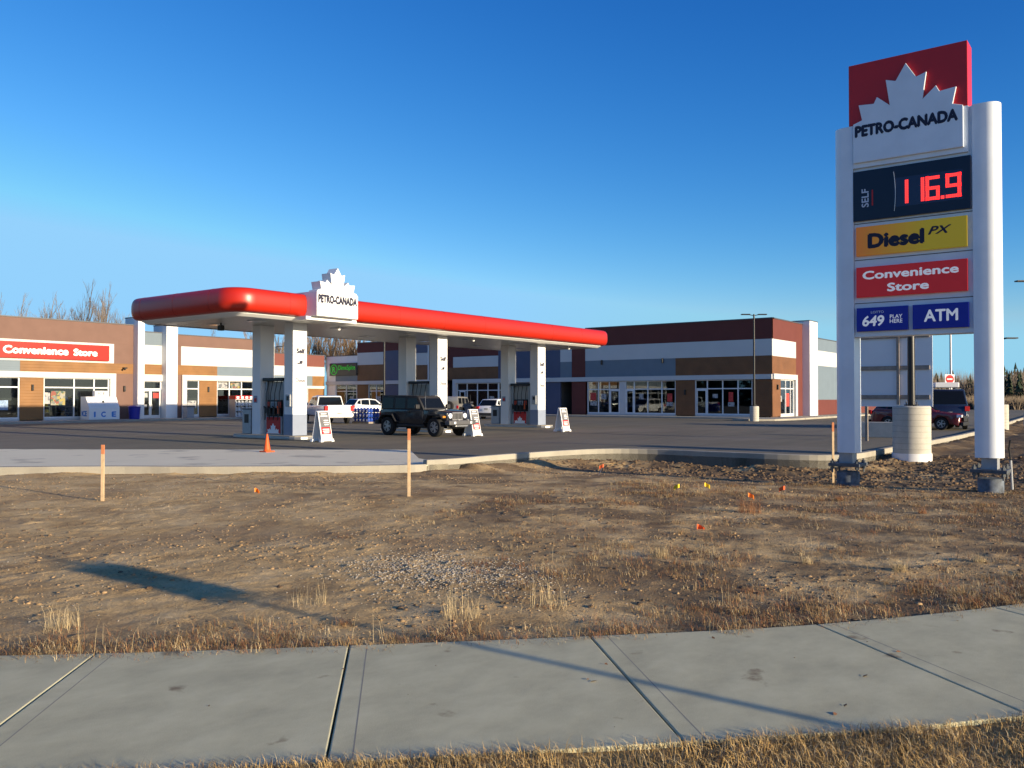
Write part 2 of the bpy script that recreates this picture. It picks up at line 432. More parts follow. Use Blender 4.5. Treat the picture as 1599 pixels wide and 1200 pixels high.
def text(name, body, m, parent, org, u, v, W, H, depth=0.02, bold=0.0, shear=0.0):
    """lettering filling a W x H box whose lower left corner is org; u runs along the line, v up"""
    cu = bpy.data.curves.new(name, 'FONT'); cu.body = body; cu.size = 1.0
    cu.extrude = 0.0; cu.shear = shear; cu.resolution_u = 3
    cu.align_x = 'CENTER'; cu.space_line = 0.85
    o = bpy.data.objects.new(name + "_tmp", cu)
    me = bpy.data.meshes.new_from_object(o)
    bpy.data.objects.remove(o); bpy.data.curves.remove(cu)
    bm = bmesh.new(); bm.from_mesh(me)
    bmesh.ops.remove_doubles(bm, verts=bm.verts, dist=1e-5)
    for q in bm.verts: q.co.z = 0.0
    if bold:                                   # heavier strokes: shifted copies laid a hair apart
        src = list(bm.faces)
        for k, (a, b) in enumerate(((1, 0), (-1, 0), (0, 1), (0, -1), (.7, .7), (-.7, -.7))):
            r = bmesh.ops.duplicate(bm, geom=src)
            for q in r['geom']:
                if isinstance(q, bmesh.types.BMVert): q.co.x += a * bold; q.co.y += b * bold; q.co.z = -(k + 1) * 0.06
    xs = [q.co.x for q in bm.verts]; ys = [q.co.y for q in bm.verts]
    r = bmesh.ops.extrude_face_region(bm, geom=list(bm.faces))
    for q in r['geom']:
        if isinstance(q, bmesh.types.BMVert): q.co.z += 1.0
    x0, x1, y0, y1 = min(xs), max(xs), min(ys), max(ys)
    u, v, org = Vector(u).normalized(), Vector(v).normalized(), Vector(org); nn = u.cross(v)
    M = MW[parent.name].inverted() if parent is not None else Matrix.Identity(4)
    for q in bm.verts:
        q.co = M @ (org + u * ((q.co.x - x0) / (x1 - x0) * W) + v * ((q.co.y - y0) / (y1 - y0) * H) + nn * (q.co.z * depth - 0.001 * (q.co.z < .5)))
    bmesh.ops.recalc_face_normals(bm, faces=bm.faces)
    bm.to_mesh(me); bm.free(); me.name = name
    me.materials.clear(); me.materials.append(m)
    return link(name, me, parent)

# value noise on arrays
_T = RNG.random((256, 256))
def vnoise(x, y):
    xi, yi = np.floor(x).astype(int), np.floor(y).astype(int); fx, fy = x - xi, y - yi
    fx, fy = fx * fx * (3 - 2 * fx), fy * fy * (3 - 2 * fy)
    g = lambda a, b: _T[a % 256, b % 256]
    return (g(xi, yi) * (1 - fx) + g(xi + 1, yi) * fx) * (1 - fy) + (g(xi, yi + 1) * (1 - fx) + g(xi + 1, yi + 1) * fx) * fy - 0.5
def fbm(x, y, o=4, rough=0.5):
    s, a = 0, 1.0
    for i in range(o):
        s = s + a * vnoise(x + 17.3 * i, y + 9.1 * i); x, y, a = x * 2.03, y * 2.03, a * rough
    return s
def in_poly(x, y, poly):
    ins = np.zeros(x.shape, bool); n = len(poly)
    for i in range(n):
        (x0, y0), (x1, y1) = poly[i], poly[(i + 1) % n]
        if y0 == y1: continue
        c = ((y0 > y) != (y1 > y)) & (x < (x1 - x0) * (y - y0) / (y1 - y0) + x0); ins ^= c
    return ins
def dist_poly(x, y, pts):
    d = np.full(x.shape, 1e9)
    for (x0, y0), (x1, y1) in zip(pts[:-1], pts[1:]):
        L = (x1 - x0) ** 2 + (y1 - y0) ** 2
        t = np.clip(((x - x0) * (x1 - x0) + (y - y0) * (y1 - y0)) / (L + 1e-9), 0, 1)
        d = np.minimum(d, np.hypot(x - x0 - t * (x1 - x0), y - y0 - t * (y1 - y0)))
    return d
def catmull(p, k=6):
    p = [np.array(q, float) for q in p]; p = [2 * p[0] - p[1]] + p + [2 * p[-1] - p[-2]]; out = []
    for i in range(1, len(p) - 2):
        for j in range(k):
            t = j / k
            out.append(tuple(0.5 * (2 * p[i] + (p[i + 1] - p[i - 1]) * t + (2 * p[i - 1] - 5 * p[i] + 4 * p[i + 1] - p[i + 2]) * t * t + (3 * p[i] - p[i - 1] - 3 * p[i + 1] + p[i + 2]) * t ** 3)))
    return out + [tuple(p[-2])]

# ------------------------------------------------------------------ ground: field, lot, apron, kerbs, dirt, sidewalk
EDGE = catmull([(-14, 46), (-4, 35.5), (9.2, 22.25), (12.15, 18.55), (15.0, 15.3), (16.6, 14.45), (18.7, 14.4), (21.3, 14.05), (22.8, 13.5), (23.45, 12.4), (23.5, 10.5), (23.52, 8.4), (23.9, 7.2), (25.0, 6.7), (28.5, 6.65), (45, 6.65), (75, 8.2), (110, 10)], 5)
LOTP = EDGE + [(140, 14), (140, 150), (-60, 150), (-60, 90)]
mb = MB(); mb.box(-900, 1600, -900, 1600, -1.2, -0.6)
tag(mb.build("ground", FIELD), kind='structure')
mb = MB(); mb.prism(LOTP, lambda x, y: (x, y, -0.55), lambda x, y: (x, y, 0.0))
tag(mb.build("parking_lot", ASPH), kind='structure')
# the light concrete driveway apron inside the edge on the left
i0 = min(range(len(EDGE)), key=lambda i: abs(EDGE[i][0] - 0.5)); i1 = min(range(len(EDGE)), key=lambda i: abs(EDGE[i][0] - 16.7))
ap = EDGE[i0:i1 + 1] + [(17.6, 16.4), (20.34, 19.35), (14.88, 26.9), (12.55, 30.34), (6.5, 38.5)]
mb = MB(); mb.prism(ap, lambda x, y: (x, y, -0.2), lambda x, y: (x, y, 0.03))
tag(mb.build("driveway_apron", APRON), kind='structure')
def ribbon(pts, wdt, z0, z1, side=1):
    m = MB(); n = len(pts); L = []; O = []
    for i, p in enumerate(pts):
        a, b = pts[max(i - 1, 0)], pts[min(i + 1, n - 1)]
        t = np.array([b[0] - a[0], b[1] - a[1]]); t /= np.hypot(*t); nn = np.array([-t[1], t[0]]) * side * wdt
        L.append(p); O.append((p[0] + nn[0], p[1] + nn[1]))
    vs = [(x, y, z) for z in (z0, z1) for x, y in L] + [(x, y, z) for z in (z0, z1) for x, y in O]
    fs = []
    for i in range(n - 1):
        a, b, c, d = i, n + i, 2 * n + i, 3 * n + i
        fs += [(a, a + 1, b + 1, b), (c, d, d + 1, c + 1), (b, b + 1, d + 1, d), (a, c, c + 1, a + 1)]
    fs += [(0, n, 3 * n, 2 * n), (n - 1, 3 * n - 1, 4 * n - 1, 2 * n - 1)]
    return m.add(vs, fs)
kc = [(x, y) for x, y in EDGE if x > 15.9]
tag(ribbon(kc, 0.2, -0.6, 0.15).build("kerb", CONC, bevel=0.02), kind='structure')
ec = [(x - 0.012, y - 0.012) for x, y in EDGE if -13 < x < 16.2]
tag(ribbon(ec, 0.25, -0.6, 0.045).build("apron_edge_kerb", CONC, bevel=0.015), kind='structure')

FAR = catmull([(-2.5, 12.6), (0.4, 9.2), (2.7, 6.49), (3.57, 5.52), (4.33, 4.72), (5.59, 3.45), (6.96, 2.18), (8.77, 0.94), (11.5, -0.6), (15, -2.2), (30, -7.5), (60, -16)], 8)
def offset(pts, d):
    out = []
    for i, p in enumerate(pts):
        a, b = pts[max(i - 1, 0)], pts[min(i + 1, len(pts) - 1)]
        t = np.array([b[0] - a[0], b[1] - a[1]]); t /= np.hypot(*t)
        out.append((p[0] + t[1] * d, p[1] - t[0] * d))
    return out
NEAR = offset(FAR, 2.03)
# slabs between tooled joints
cum = [0]
for a, b in zip(FAR[:-1], FAR[1:]): cum.append(cum[-1] + math.hypot(b[0] - a[0], b[1] - a[1]))
def along(pts, s):
    i = max(0, min(len(cum) - 2, int(np.searchsorted(cum, s)) - 1)); t = (s - cum[i]) / (cum[i + 1] - cum[i])
    return (pts[i][0] + (pts[i + 1][0] - pts[i][0]) * t, pts[i][1] + (pts[i + 1][1] - pts[i][1]) * t)
def s_of(p): return min(np.arange(0, cum[-1], 0.01), key=lambda s: math.hypot(along(FAR, s)[0] - p[0], along(FAR, s)[1] - p[1]))
js = [s_of(p) for p in ((3.06, 5.95), (4.33, 4.72), (5.57, 3.43), (6.95, 2.16), (8.45, 1.15))]
js = [js[0] - 1.77 * k for k in (5, 4, 3, 2, 1) if js[0] - 1.77 * k > 0] + js
while js[-1] + 1.8 < cum[-1]: js.append(js[-1] + 1.8)
mb = MB()
for a, b in zip(js[:-1], js[1:]):
    k = 4; A = [along(FAR, a + 0.006 + (b - a - 0.012) * i / k) for i in range(k + 1)]; B = [along(NEAR, a + 0.006 + (b - a - 0.012) * i / k) for i in range(k + 1)]
    mb.prism(A + B[::-1], lambda x, y: (x, y, -0.3), lambda x, y: (x, y, -0.1))
tag(mb.build("sidewalk", SIDEW, bevel=0.009, seg=3), kind='structure')
mb = MB()
for a, b in zip(js[:-1], js[1:]):       # shallow trowel lines beside each joint
    for off in (0.13,):
        p, q = along(FAR, a + off if a + off > 0 else a), along(NEAR, a + off if a + off > 0 else a)
        P, Q = Vector((*p, -0.1002)), Vector((*q, -0.1002)); t = (Q - P).normalized(); nn = Vector((t.y, -t.x, 0)) * 0.0035
        mb.obox((P + Q) / 2, (Q - P) / 2 * 0.99, nn, Vector((0, 0, 0.0006)))
tag(mb.build("sidewalk_tool_marks", mat("tool_mark", (0.27, 0.25, 0.20), 0.9), None), kind='structure')

# dirt: height field between sidewalk and lot
def dirt_h(x, y):
    de = dist_poly(x, y, EDGE[::3] + [EDGE[-1]]); dw = dist_poly(x, y, FAR[::3] + [FAR[-1]])
    base = -0.14 + 0.06 * fbm(x * 0.25, y * 0.25, 2)
    pit = np.exp(-((x - 23) ** 2 / 18 + (y - 9) ** 2 / 30)) * 0.22
    left = np.exp(-de / 2.2) * 0.01
    h = base - pit - left
    rightm = np.clip((x - 24) / 4, 0, 1) * np.clip((6.5 - y) / 2.0, 0, 1) * 0.10
    h = h + rightm
    ridge = np.exp(-((de - 0.35) / 0.55) ** 2) * (x > 17) * (0.10 + 0.12 * np.clip(fbm(x * 0.9 + 3, y * 0.9, 2) + 0.3, 0, 1))
    h = h + ridge
    h = h + np.exp(-((de - .25) / .4) ** 2) * (x < 17.5) * .11 * np.clip(fbm(x * .8 + 21, y * .8, 3, .6) + .25, 0, 1)
    wet = np.clip((x - 19.5) / 3, 0, 1) * np.clip((15 - y) / 3, 0, 1)
    rough = 0.55 + 0.6 * np.clip(fbm(x * 0.3 + 40, y * 0.3, 2) + 0.35, 0, 1) + 0.9 * wet
    h = h + 0.012 * fbm(x * 0.8, y * 0.8, 2) + rough * (0.008 * fbm(x * 3.1, y * 3.1, 2, 0.6) + 0.013 * fbm(x * 9.3, y * 9.3, 2, 0.8))
    h = h + (0.06 + .10 * np.clip((x - 25) / 3, 0, 1)) * wet * (np.abs(fbm(x * 2.6 + 5, y * 2.6, 3, 0.6)) - .12)
    h = h + 0.05 * rough * np.clip(fbm(x * 5.1 + 5, y * 5.1, 2, 0.6) - 0.28, 0, 1)
    blend = np.clip(dw / 0.6, 0, 1)
    return h * blend + (1 - blend) * (-0.125)
def dirt_sheet(name, x0, x1, y0, y1, st, m, keep, hf, dz=0.0):
    xs, ys = np.arange(x0, x1 + st / 2, st), np.arange(y0, y1 + st / 2, st)
    X, Y = np.meshgrid(xs, ys, indexing='ij'); Z = hf(X, Y) + dz
    nx, ny = X.shape; I = np.arange(nx * ny).reshape(nx, ny)
    F = np.stack([I[:-1, :-1], I[1:, :-1], I[1:, 1:], I[:-1, 1:]], -1).reshape(-1, 4)
    cx = (X[:-1, :-1] + st / 2).ravel(); cy = (Y[:-1, :-1] + st / 2).ravel()
    F = F[keep(cx, cy)]
    used = np.unique(F); rm = np.full(nx * ny, -1); rm[used] = np.arange(len(used))
    o = np_mesh(name, m, np.stack([X, Y, Z], -1).reshape(-1, 3)[used], rm[F])
    o.data.polygons.foreach_set("use_smooth", [True] * len(o.data.polygons))
    if m is DIRT:
        x, y = X.ravel()[used], Y.ravel()[used]
        a = o.data.attributes.new("moist", 'FLOAT', 'POINT')
        zone = np.clip((x - 18.5) / 3.5, 0, 1) * np.clip((15 - y) / 3, 0, 1)
        a.data.foreach_set("value", (np.clip(zone * (.72 + 1.5 * fbm(x * .9, y * .9, 3)) + np.clip((x - .75 * y - 1) / 4, 0, 1) * np.clip(.38 + 1.5 * fbm(x * 1.1 + 9, y * 1.1, 4, .6), 0, .7) + .9 * np.clip(fbm(x * 1.4 + 31, y * 1.4, 3, .6) - .28, 0, 1) * (x - .75 * y > 0), 0, .85)).astype(np.float32))
    return o
def keep_dirt(cx, cy):
    lot = in_poly(cx, cy, LOTP); de = dist_poly(cx, cy, EDGE[::2] + [EDGE[-1]]); dw = dist_poly(cx, cy, FAR[::2] + [FAR[-1]])
    near = in_poly(cx, cy, FAR + [(60, -60), (-40, -60), (-40, 30)])
    return (~lot | (de < 0.15)) & (~near | (dw < 0.1))
def far_h(x, y): return np.where(x > 27.9, dirt_h(x, y), -0.2) - 0.0
tag(dirt_sheet("dirt_ground", 0, 15, -3, 18, 0.04, DIRT, keep_dirt, dirt_h), kind='structure')
tag(dirt_sheet("dirt_slope", 15, 28, -3, 18, 0.07, DIRT, keep_dirt, dirt_h), kind='structure')
tag(dirt_sheet("dirt_margin", 0, 15, 18, 36, 0.1, DIRT, keep_dirt, dirt_h), kind='structure')
tag(dirt_sheet("dirt_bank", 28, 84, -16, 11, 0.25, DIRT, keep_dirt, dirt_h), kind='structure')
tag(dirt_sheet("dirt_verge", -16, 0, 6, 48, 0.4, DIRT, keep_dirt, dirt_h), kind='structure')
# lawn strip on the camera's side of the walk
def keep_lawn(cx, cy): return in_poly(cx, cy, NEAR + [(60, -60), (-40, -60), (-40, 20)]) | (dist_poly(cx, cy, NEAR[::2]) < 0.06)
tag(dirt_sheet("verge_ground", -8, 30, -20, 14, 0.2, LAWN, keep_lawn, lambda x, y: -0.118 + 0.02 * fbm(x * 1.5, y * 1.5, 3)), kind='structure')
# paved surfaces outside the picture's right and the road behind the signs
mb = MB(); mb.box(86, 1000, -60, 6, -0.5, -0.02)
tag(mb.build("road", mat("road_asphalt", (0.16, 0.155, 0.15), 0.9, 0.12, 0.2)), kind='structure')
# shop-front pavements
mb = MB(); mb.box(10, 47.2, 59.4, 61.9, -0.1, 0.14)
mb.box(50, 66.2, 76.8, 78.9, -0.1, 0.14)
tag(mb.build("shop_pavement", CONC, bevel=0.02), kind='structure')
mb = MB(); mb.prism([(66.3, 78.9), (66.3, 25.2), (62.0, 25.6), (61.6, 24.6), (63.0, 22.7), (66, 22.2), (104, 22.3), (104, 24.9), (68.65, 24.9), (68.65, 78.9)], lambda x, y: (x, y, -0.1), lambda x, y: (x, y, 0.14))
tag(mb.build("corner_pavement", CONC, bevel=0.02), kind='structure')

# ------------------------------------------------------------------ buildings
class Fac:
    """a facade: u along it, n outward from its plane"""
    def __init__(s, axis, plane): s.axis, s.plane = axis, plane
    def box(s, m, u0, u1, z0, z1, n0=0.0, n1=0.03):
        if s.axis == 'x': m.box(u0, u1, s.plane - n1, s.plane - n0, z0, z1)
        else: m.box(s.plane - n1, s.plane - n0, u0, u1, z0, z1)
        return m
    def P(s, u, z, n): return Vector((u, s.plane - n, z)) if s.axis == 'x' else Vector((s.plane - n, u, z))
    @property
    def U(s): return Vector((1, 0, 0)) if s.axis == 'x' else Vector((0, -1, 0))
def panel(F, name, m, parent, u0, u1, z0, z1, n0=-0.2, n1=0.0, bevel=0.0):
    return F.box(MB(), u0, u1, z0, z1, n0, n1).build(name, m, parent, bevel)
def window(F, parent, u0, u1, z0, z1, mull=(), trans=None, posters=(), name="window"):
    """frame with mullions at mull, a transom bar; set 10 cm back; pane and posters are sub-parts"""
    if u0 > u1: u0, u1 = u1, u0
    t = 0.045; m = MB()
    F.box(m, u0, u1, z0, z0 + 2 * t, -0.16, -0.04); F.box(m, u0, u1, z1 - t, z1, -0.16, -0.04)
    for u in [u0 + t] + list(mull) + [u1 - t]: F.box(m, u - t, u + t, z0 + 2 * t + .001, z1 - t - .001, -0.158, -0.042)
    if trans:
        us = sorted([u0 + t] + list(mull) + [u1 - t])
        for a, b in zip(us[:-1], us[1:]): F.box(m, a + t + .001, b - t - .001, trans - t, trans + t, -0.156, -0.044)
    fr = m.build(name, FRAME, parent)
    F.box(MB(), u0 + .01, u1 - .01, z0 + .01, z1 - .01, -0.112, -0.104).build("pane", GLASS, fr)
    for (a, b, c, d, pm) in posters: F.box(MB(), a, b, c, d, -0.101, -0.098).build("poster", pm, fr)
    return fr
def door(F, parent, u0, u1, z0, z1, leaves=1, posters=()):
    if u0 > u1: u0, u1 = u1, u0
    m = MB(); t = 0.07
    du = (u1 - u0) / leaves
    for i in range(leaves):
        a, b = u0 + du * i + 0.006, u0 + du * (i + 1) - 0.006
        F.box(m, a, a + 1.4 * t, z0, z1, -0.15, -0.05); F.box(m, b - 1.4 * t, b, z0, z1, -0.15, -0.05)
        F.box(m, a + 1.4 * t + .001, b - 1.4 * t - .001, z0, z0 + 0.25, -0.148, -0.052); F.box(m, a + 1.4 * t + .001, b - 1.4 * t - .001, z1 - 0.12, z1, -0.148, -0.052)
    dr = m.build("door", FRAME, parent)
    F.box(MB(), u0 + .03, u1 - .03, z0 + .03, z1 - .03, -0.112, -0.104).build("pane", GLASS, dr)
    for i in range(leaves):
        u = u0 + du * (i + (0.86 if i == 0 else 0.14))
        h = MB(); h.tube([F.P(u, 0.9, 0.0), F.P(u, 1.25, 0.0)], 0.02, 6); h.tube([F.P(u, .92, -0.052), F.P(u, .92, 0.0)], .015, 6); h.tube([F.P(u, 1.22, -0.052), F.P(u, 1.22, 0.0)], .015, 6)
        h.build("handle", STEEL, dr)
    for (a, b, c, d, pm) in posters: F.box(MB(), a, b, c, d, -0.101, -0.098).build("poster", pm, dr)
    return dr
def wall_lamp(F, parent, u, z):
    m = MB(); F.box(m, u - .07, u + .07, z - .22, z + .22, 0.0, 0.05); m.tube([F.P(u, z - .2, .11), F.P(u, z + .2, .11)], .07, 10)
    m.build("wall_lamp", BLACK, parent, 0.008)

# --- convenience store, its lit front on Y = 62
S = Fac('x', 62.0)
store = thing("store_building", "taupe and cedar clad convenience store building with lit front and white entrance piers", "shop", (36, 66, 0))
# the shell behind the front: sides, back, floor, ceiling, roof
m = MB(); m.box(14, 14.25, 62.2, 80, 0, 7.1); m.box(46.0, 46.25, 62.2, 80, 0, 6.6); m.box(14.25, 46, 79.75, 80, 0, 6.6)
m.build("side_wall", STUCCO, store)
m = MB(); m.box(14.25, 46, 70.0, 70.2, 0.1, 3.6); m.box(14.25, 46, 62.2, 79.7, 3.6, 3.7)
m.build("interior_partition", INT, store)
MB().box(14.25, 46, 62.2, 79.75, 0.0, 0.1).build("interior_floor", mat("shop_floor", (0.35, 0.33, 0.3), .4), store)
MB().box(14.25, 46, 62.2, 79.75, 6.2, 6.35).build("roof", ROOF, store)
SHELFC = [poster_mat("goods_%s" % k, [c, (.25, .24, .2), (.04, .05, .05), c, (.3, .2, .05)], 6) for k, c in (("red", (.4, .05, .04)), ("yellow", (.5, .38, .06)), ("blue", (.06, .12, .35)), ("pale", (.5, .48, .42)), ("green", (.06, .25, .08)))]
for i, xs_ in enumerate((26.0, 29.4, 31.5, 40.2, 43.6)):
    m = MB()
    for zz in (0.15, 0.6, 1.05, 1.5): m.box(xs_ - .8, xs_ + .8, 65.0, 65.6, zz, zz + .04)
    m.box(xs_ - .82, xs_ - .8, 65, 65.6, .1, 1.8); m.box(xs_ + .8, xs_ + .82, 65, 65.6, .1, 1.8)
    sh = tag(m.build("display_shelf", FRAME), "white display shelf of goods inside the store, " + ("behind the window at the photo's left edge", "nearest the yellow poster", "behind the ice chest", "right of the entrance doors", "behind the propane rack")[i], "shelf", "display shelves inside the store")
    g = MB()
    for zz in (0.2, 0.65, 1.1, 1.55):
        xx = xs_ - .75
        while xx < xs_ + .7:
            wd = random.uniform(.08, .2); g.box(xx, xx + wd - .01, 65.02, 65.4, zz - .008, zz + random.uniform(.18, .34)); xx += wd
    g.build("goods", SHELFC[i], sh)
# front, left bay
panel(S, "upper_wall", STUCCO, store, 14, 34.97, 5.72, 7.2)
panel(S, "wall_surround", WHITEB, store, 24.0, 33.45, 4.28, 5.717, -.2, .012)
panel(S, "wall_panel", STUCCO, store, 33.452, 34.97, 4.28, 5.717)
panel(S, "wall_panel", STUCCO, store, 14, 23.998, 4.28, 5.717)
panel(S, "grey_siding", GREYS, store, 14, 26.85, 3.53, 4.277)
panel(S, "cedar_band", WOOD, store, 26.853, 34.97, 3.53, 4.277, -.2, .01)
panel(S, "canopy_band", WHITEB, store, 14, 33.57, 3.12, 3.527, -.2, .14, 0.01)
panel(S, "frame_post", WHITEB, store, 33.12, 33.57, 0.14, 3.117, -.2, .14, 0.01)
panel(S, "cedar_pier", WOOD, store, 26.85, 28.41, 0.2, 3.117, -.2, .03)
panel(S, "lower_wall", STUCCO, store, 33.573, 34.97, 0.14, 3.527)
for a, b in ((14, 26.85), (28.41, 33.12)): panel(S, "sill_wall", WHITEB, store, a, b, 0.1, 0.3, -.18, -0.01)
window(S, store, 14.0, 26.85, 0.3, 3.117, (16.5, 19.1, 21.6, 24.1), 2.45, [(24.95, 26.15, 0.9, 1.55, mat("store_poster_blue", (.25, .35, .5), .7, .4, 8))])
window(S, store, 28.41, 33.12, 0.3, 3.117, (30.55, 32.0), 2.45, [(28.95, 29.95, 1.2, 2.2, PAPERY), (28.5, 28.9, 1.3, 2.1, PAPER)])
panel(S, "parapet_cap", CAP, store, 14, 35.0, 7.203, 7.28, -.35, .05)
wall_lamp(S, store, 27.65, 2.42); wall_lamp(S, store, 34.25, 2.4)
m = MB(); S.box(m, 34.1, 34.35, 3.9, 4.0, .012, .3); m.sphere(S.P(34.1, 3.86, .35), .08)
m.build("security_camera", BLACK, store)
# entrance
for a, b, zt in ((34.97, 35.5, 7.8), (37.3, 38.26, 7.35)):
    MB().box(a, b, 61.35, 63.2, 0.14, zt).build("entrance_pier", WHITE, store, 0.01)
    MB().box(a - .03, b + .03, 61.32, 63.23, zt + .002, zt + .06).build("pier_cap", CAP, store)
panel(S, "grey_siding", GREYS, store, 35.503, 37.297, 5.78, 6.76)
panel(S, "entrance_wall", WHITEB, store, 35.503, 37.297, 4.3, 5.777, -.2, .01)
panel(S, "cedar_band", WOOD, store, 35.503, 37.297, 3.52, 4.297, -.2, .01)
panel(S, "canopy_band", WHITEB, store, 35.503, 37.297, 3.0, 3.517, -.2, .14)
panel(S, "parapet_cap", CAP, store, 35.503, 37.297, 6.763, 6.83, -.35, .05)
window(S, store, 35.503, 37.297, 2.36, 2.997, (), None, name="transom_window")
door(S, store, 35.55, 37.25, 0.14, 2.35, 2, [(35.75, 36.2, 1.75, 2.1, PAPER), (36.65, 37.1, 1.7, 2.1, PAPERR), (35.8, 36.15, 1.0, 1.2, PAPER)])
# right bay
panel(S, "upper_wall", STUCCO, store, 38.262, 46.25, 5.82, 6.7)
panel(S, "wall_panel", STUCCO, store, 38.262, 38.95, 4.32, 5.817)
panel(S, "wall_surround", WHITEB, store, 38.953, 46.25, 4.32, 5.817, -.2, .012)
panel(S, "cedar_band", WOOD, store, 38.262, 42.25, 3.55, 4.317, -.2, .01)
panel(S, "grey_siding", GREYS, store, 42.253, 46.25, 3.55, 4.317)
panel(S, "canopy_band", WHITEB, store, 39.0, 46.25, 3.12, 3.547, -.2, .14, 0.01)
panel(S, "lower_wall", STUCCO, store, 38.262, 38.998, 0.14, 3.547)
panel(S, "frame_post", WHITEB, store, 39.0, 39.42, 0.14, 3.117, -.2, .14, 0.01)
panel(S, "cedar_pier", WOOD, store, 40.6, 42.22, 0.2, 3.117, -.2, .03)
panel(S, "end_pier", WHITEB, store, 45.85, 46.25, 0.14, 3.117, -.2, .14)
for a, b in ((39.42, 40.6), (42.22, 45.85)): panel(S, "sill_wall", WHITEB, store, a, b, 0.1, 0.3, -.18, -0.01)
window(S, store, 39.42, 40.6, 0.3, 3.117, (), 2.45, [(39.6, 40.4, 0.9, 1.5, PAPER)])
window(S, store, 42.22, 45.85, 0.3, 3.117, (43.45, 44.65), 2.45, [(42.3, 43.3, 2.55, 3.0, PAPER), (43.6, 44.5, 2.55, 3.0, PAPERY)])
panel(S, "parapet_cap", CAP, store, 38.265, 46.3, 6.703, 6.77, -.35, .05)
wall_lamp(S, store, 41.4, 2.4)
# its sign
sg = thing("shop_sign", "long red sign with white Convenience Store lettering above the store windows", "sign", (28.8, 61.95, 4.9))
S.box(MB(), 24.4, 33.0, 4.42, 5.55, .014, .2).build("sign_board", mat("sign_bright_red", (0.36, 0.016, 0.008), .35, .03), sg, 0.02)
text("lettering", "Convenience", WHITEL, sg, S.P(25.66, 4.72, .202), S.U, (0, 0, 1), 4.35, .56, .02, .055)
text("lettering", "Store", WHITEL, sg, S.P(30.35, 4.72, .202), S.U, (0, 0, 1), 1.75, .52, .02, .055)

# --- second store block further back on Y = 79
Cf = Fac('x', 79.0)
cb = thing("rear_shop_block", "far shop block with oxide red top and white middle band behind the forecourt columns", "shop", (60, 84, 0))
MB().box(50, 68.6, 79.21, 92, 0, 6.6).build("core_wall", STUCCO, cb)
panel(Cf, "red_band", BRICK, cb, 50, 68.4, 5.37, 6.72); panel(Cf, "white_band", WHITEB, cb, 50, 68.4, 4.27, 5.367, -.2, .012)
panel(Cf, "grey_siding", GREYS, cb, 50, 66.6, 3.12, 4.267); panel(Cf, "cedar_band", WOOD, cb, 66.603, 68.4, 3.12, 4.267, -.2, .01)
panel(Cf, "canopy_band", WHITEB, cb, 50, 68.4, 2.8, 3.117, -.2, .14); panel(Cf, "parapet_cap", CAP, cb, 50, 68.5, 6.723, 6.8, -.35, .05)
panel(Cf, "cedar_pier", WOOD, cb, 66.0, 68.4, 0.1, 2.797, -.2, .01); panel(Cf, "cedar_pier", WOOD, cb, 60, 61.5, 0.1, 2.797, -.2, .01)
window(Cf, cb, 61.5, 66.0, 0.2, 2.797, (63, 64.5), 2.2); window(Cf, cb, 50, 60, 0.2, 2.797, (52, 54, 56, 58), 2.2)

# --- long right-hand block, shaded front on X = 68.7, lit end on Y = 24.95
Rf = Fac('y', 68.7); Ef = Fac('x', 24.95)
def FY(px): return atX(px, 600, 68.7).y
def FZ(px, py): return atX(px, py, 68.7).z
rb = thing("corner_shop_block", "long shop block with dark red parapet, shaded front and sunlit end wall", "shop", (78, 50, 0))
m = MB(); m.box(68.9, 104, 25.15, 25.35, 0, 6.2); m.box(103.8, 104, 25.35, 78, 0, 6.2); m.box(68.9, 104, 78, 78.2, 0, 6.4)
m.build("side_wall", STUCCO, rb)
m = MB(); m.box(76, 76.2, 25.4, 78, .1, 3.6); m.box(68.9, 76, 25.4, 78, 3.6, 3.7)
for y in (33.4, 39.2, 46, 53, 62, 69): m.box(68.95, 76, y, y + .15, .1, 3.6)
m.build("interior_partition", INT, rb)
MB().box(68.9, 76, 25.4, 78, 0.0, 0.1).build("interior_floor", MATS["shop_floor"], rb)
MB().box(68.9, 103.8, 25.36, 78, 5.7, 5.85).build("roof", ROOF, rb)
ZT, Z1, Z2, Z3, Z4 = 8.2, 6.55, 5.19, 3.66, 3.26
Y = {k: FY(k) for k in (1206, 1175, 1085, 1055, 990, 976, 968, 952, 917, 914, 893, 875, 850, 826, 803, 778, 708, 700, 670, 646, 616, 599.6, 575, 558, 557, 524, 520, 510)}
def rp(name, m, a, b, z0, z1, n1=0.0): return panel(Rf, name, m, rb, Y[b] if b in Y else b, Y[a] if a in Y else a, z0, z1, -.2, n1)
y0 = 24.95
rp("parapet_panel", DRED, 914, y0, Z1, ZT)
rp("white_band", WHITEB, 914, y0, Z2, Z1 - .003, .012)
rp("grey_siding", GREYS, 914, 1055, Z3, Z2 - .003); rp("cedar_band", WOODB, 1055, y0, Z3, Z2 - .003, .01)
rp("red_pier", DRED, 893, 914, 0.1, Z3 - .43, .02); rp("red_pier", DRED, 893, 914, Z3, ZT, .02)
rp("white_panel", WHITEB, 875, 893, 5.15, 6.8, .012); rp("grey_siding", GREYS, 875, 893, Z3, 5.147); rp("parapet_panel", DRED, 875, 893, 6.803, 7.7)
rp("slate_siding", NAVY, 778, 875, Z3, 7.7)
rp("slate_siding", NAVY, 850, 875, 0.1, 3.23, .01); rp("slate_siding", NAVY, 803, 826, 0.1, 3.23, .01)
rp("parapet_panel", DRED, 700, 778, 6.0, 7.7); rp("cedar_band", WOODB, 700, 778, Z3, 4.9)
rp("dark_panel", DRED, 700, 708, 4.903, 5.997); rp("white_panel", WHITEB, 708, 778, 4.903, 5.997, .05)
rp("red_pier", DRED, 670, 700, Z3, 7.7, .01); rp("red_pier", DRED, 686 if False else 670, 700, 0.1, 3.23, .01)
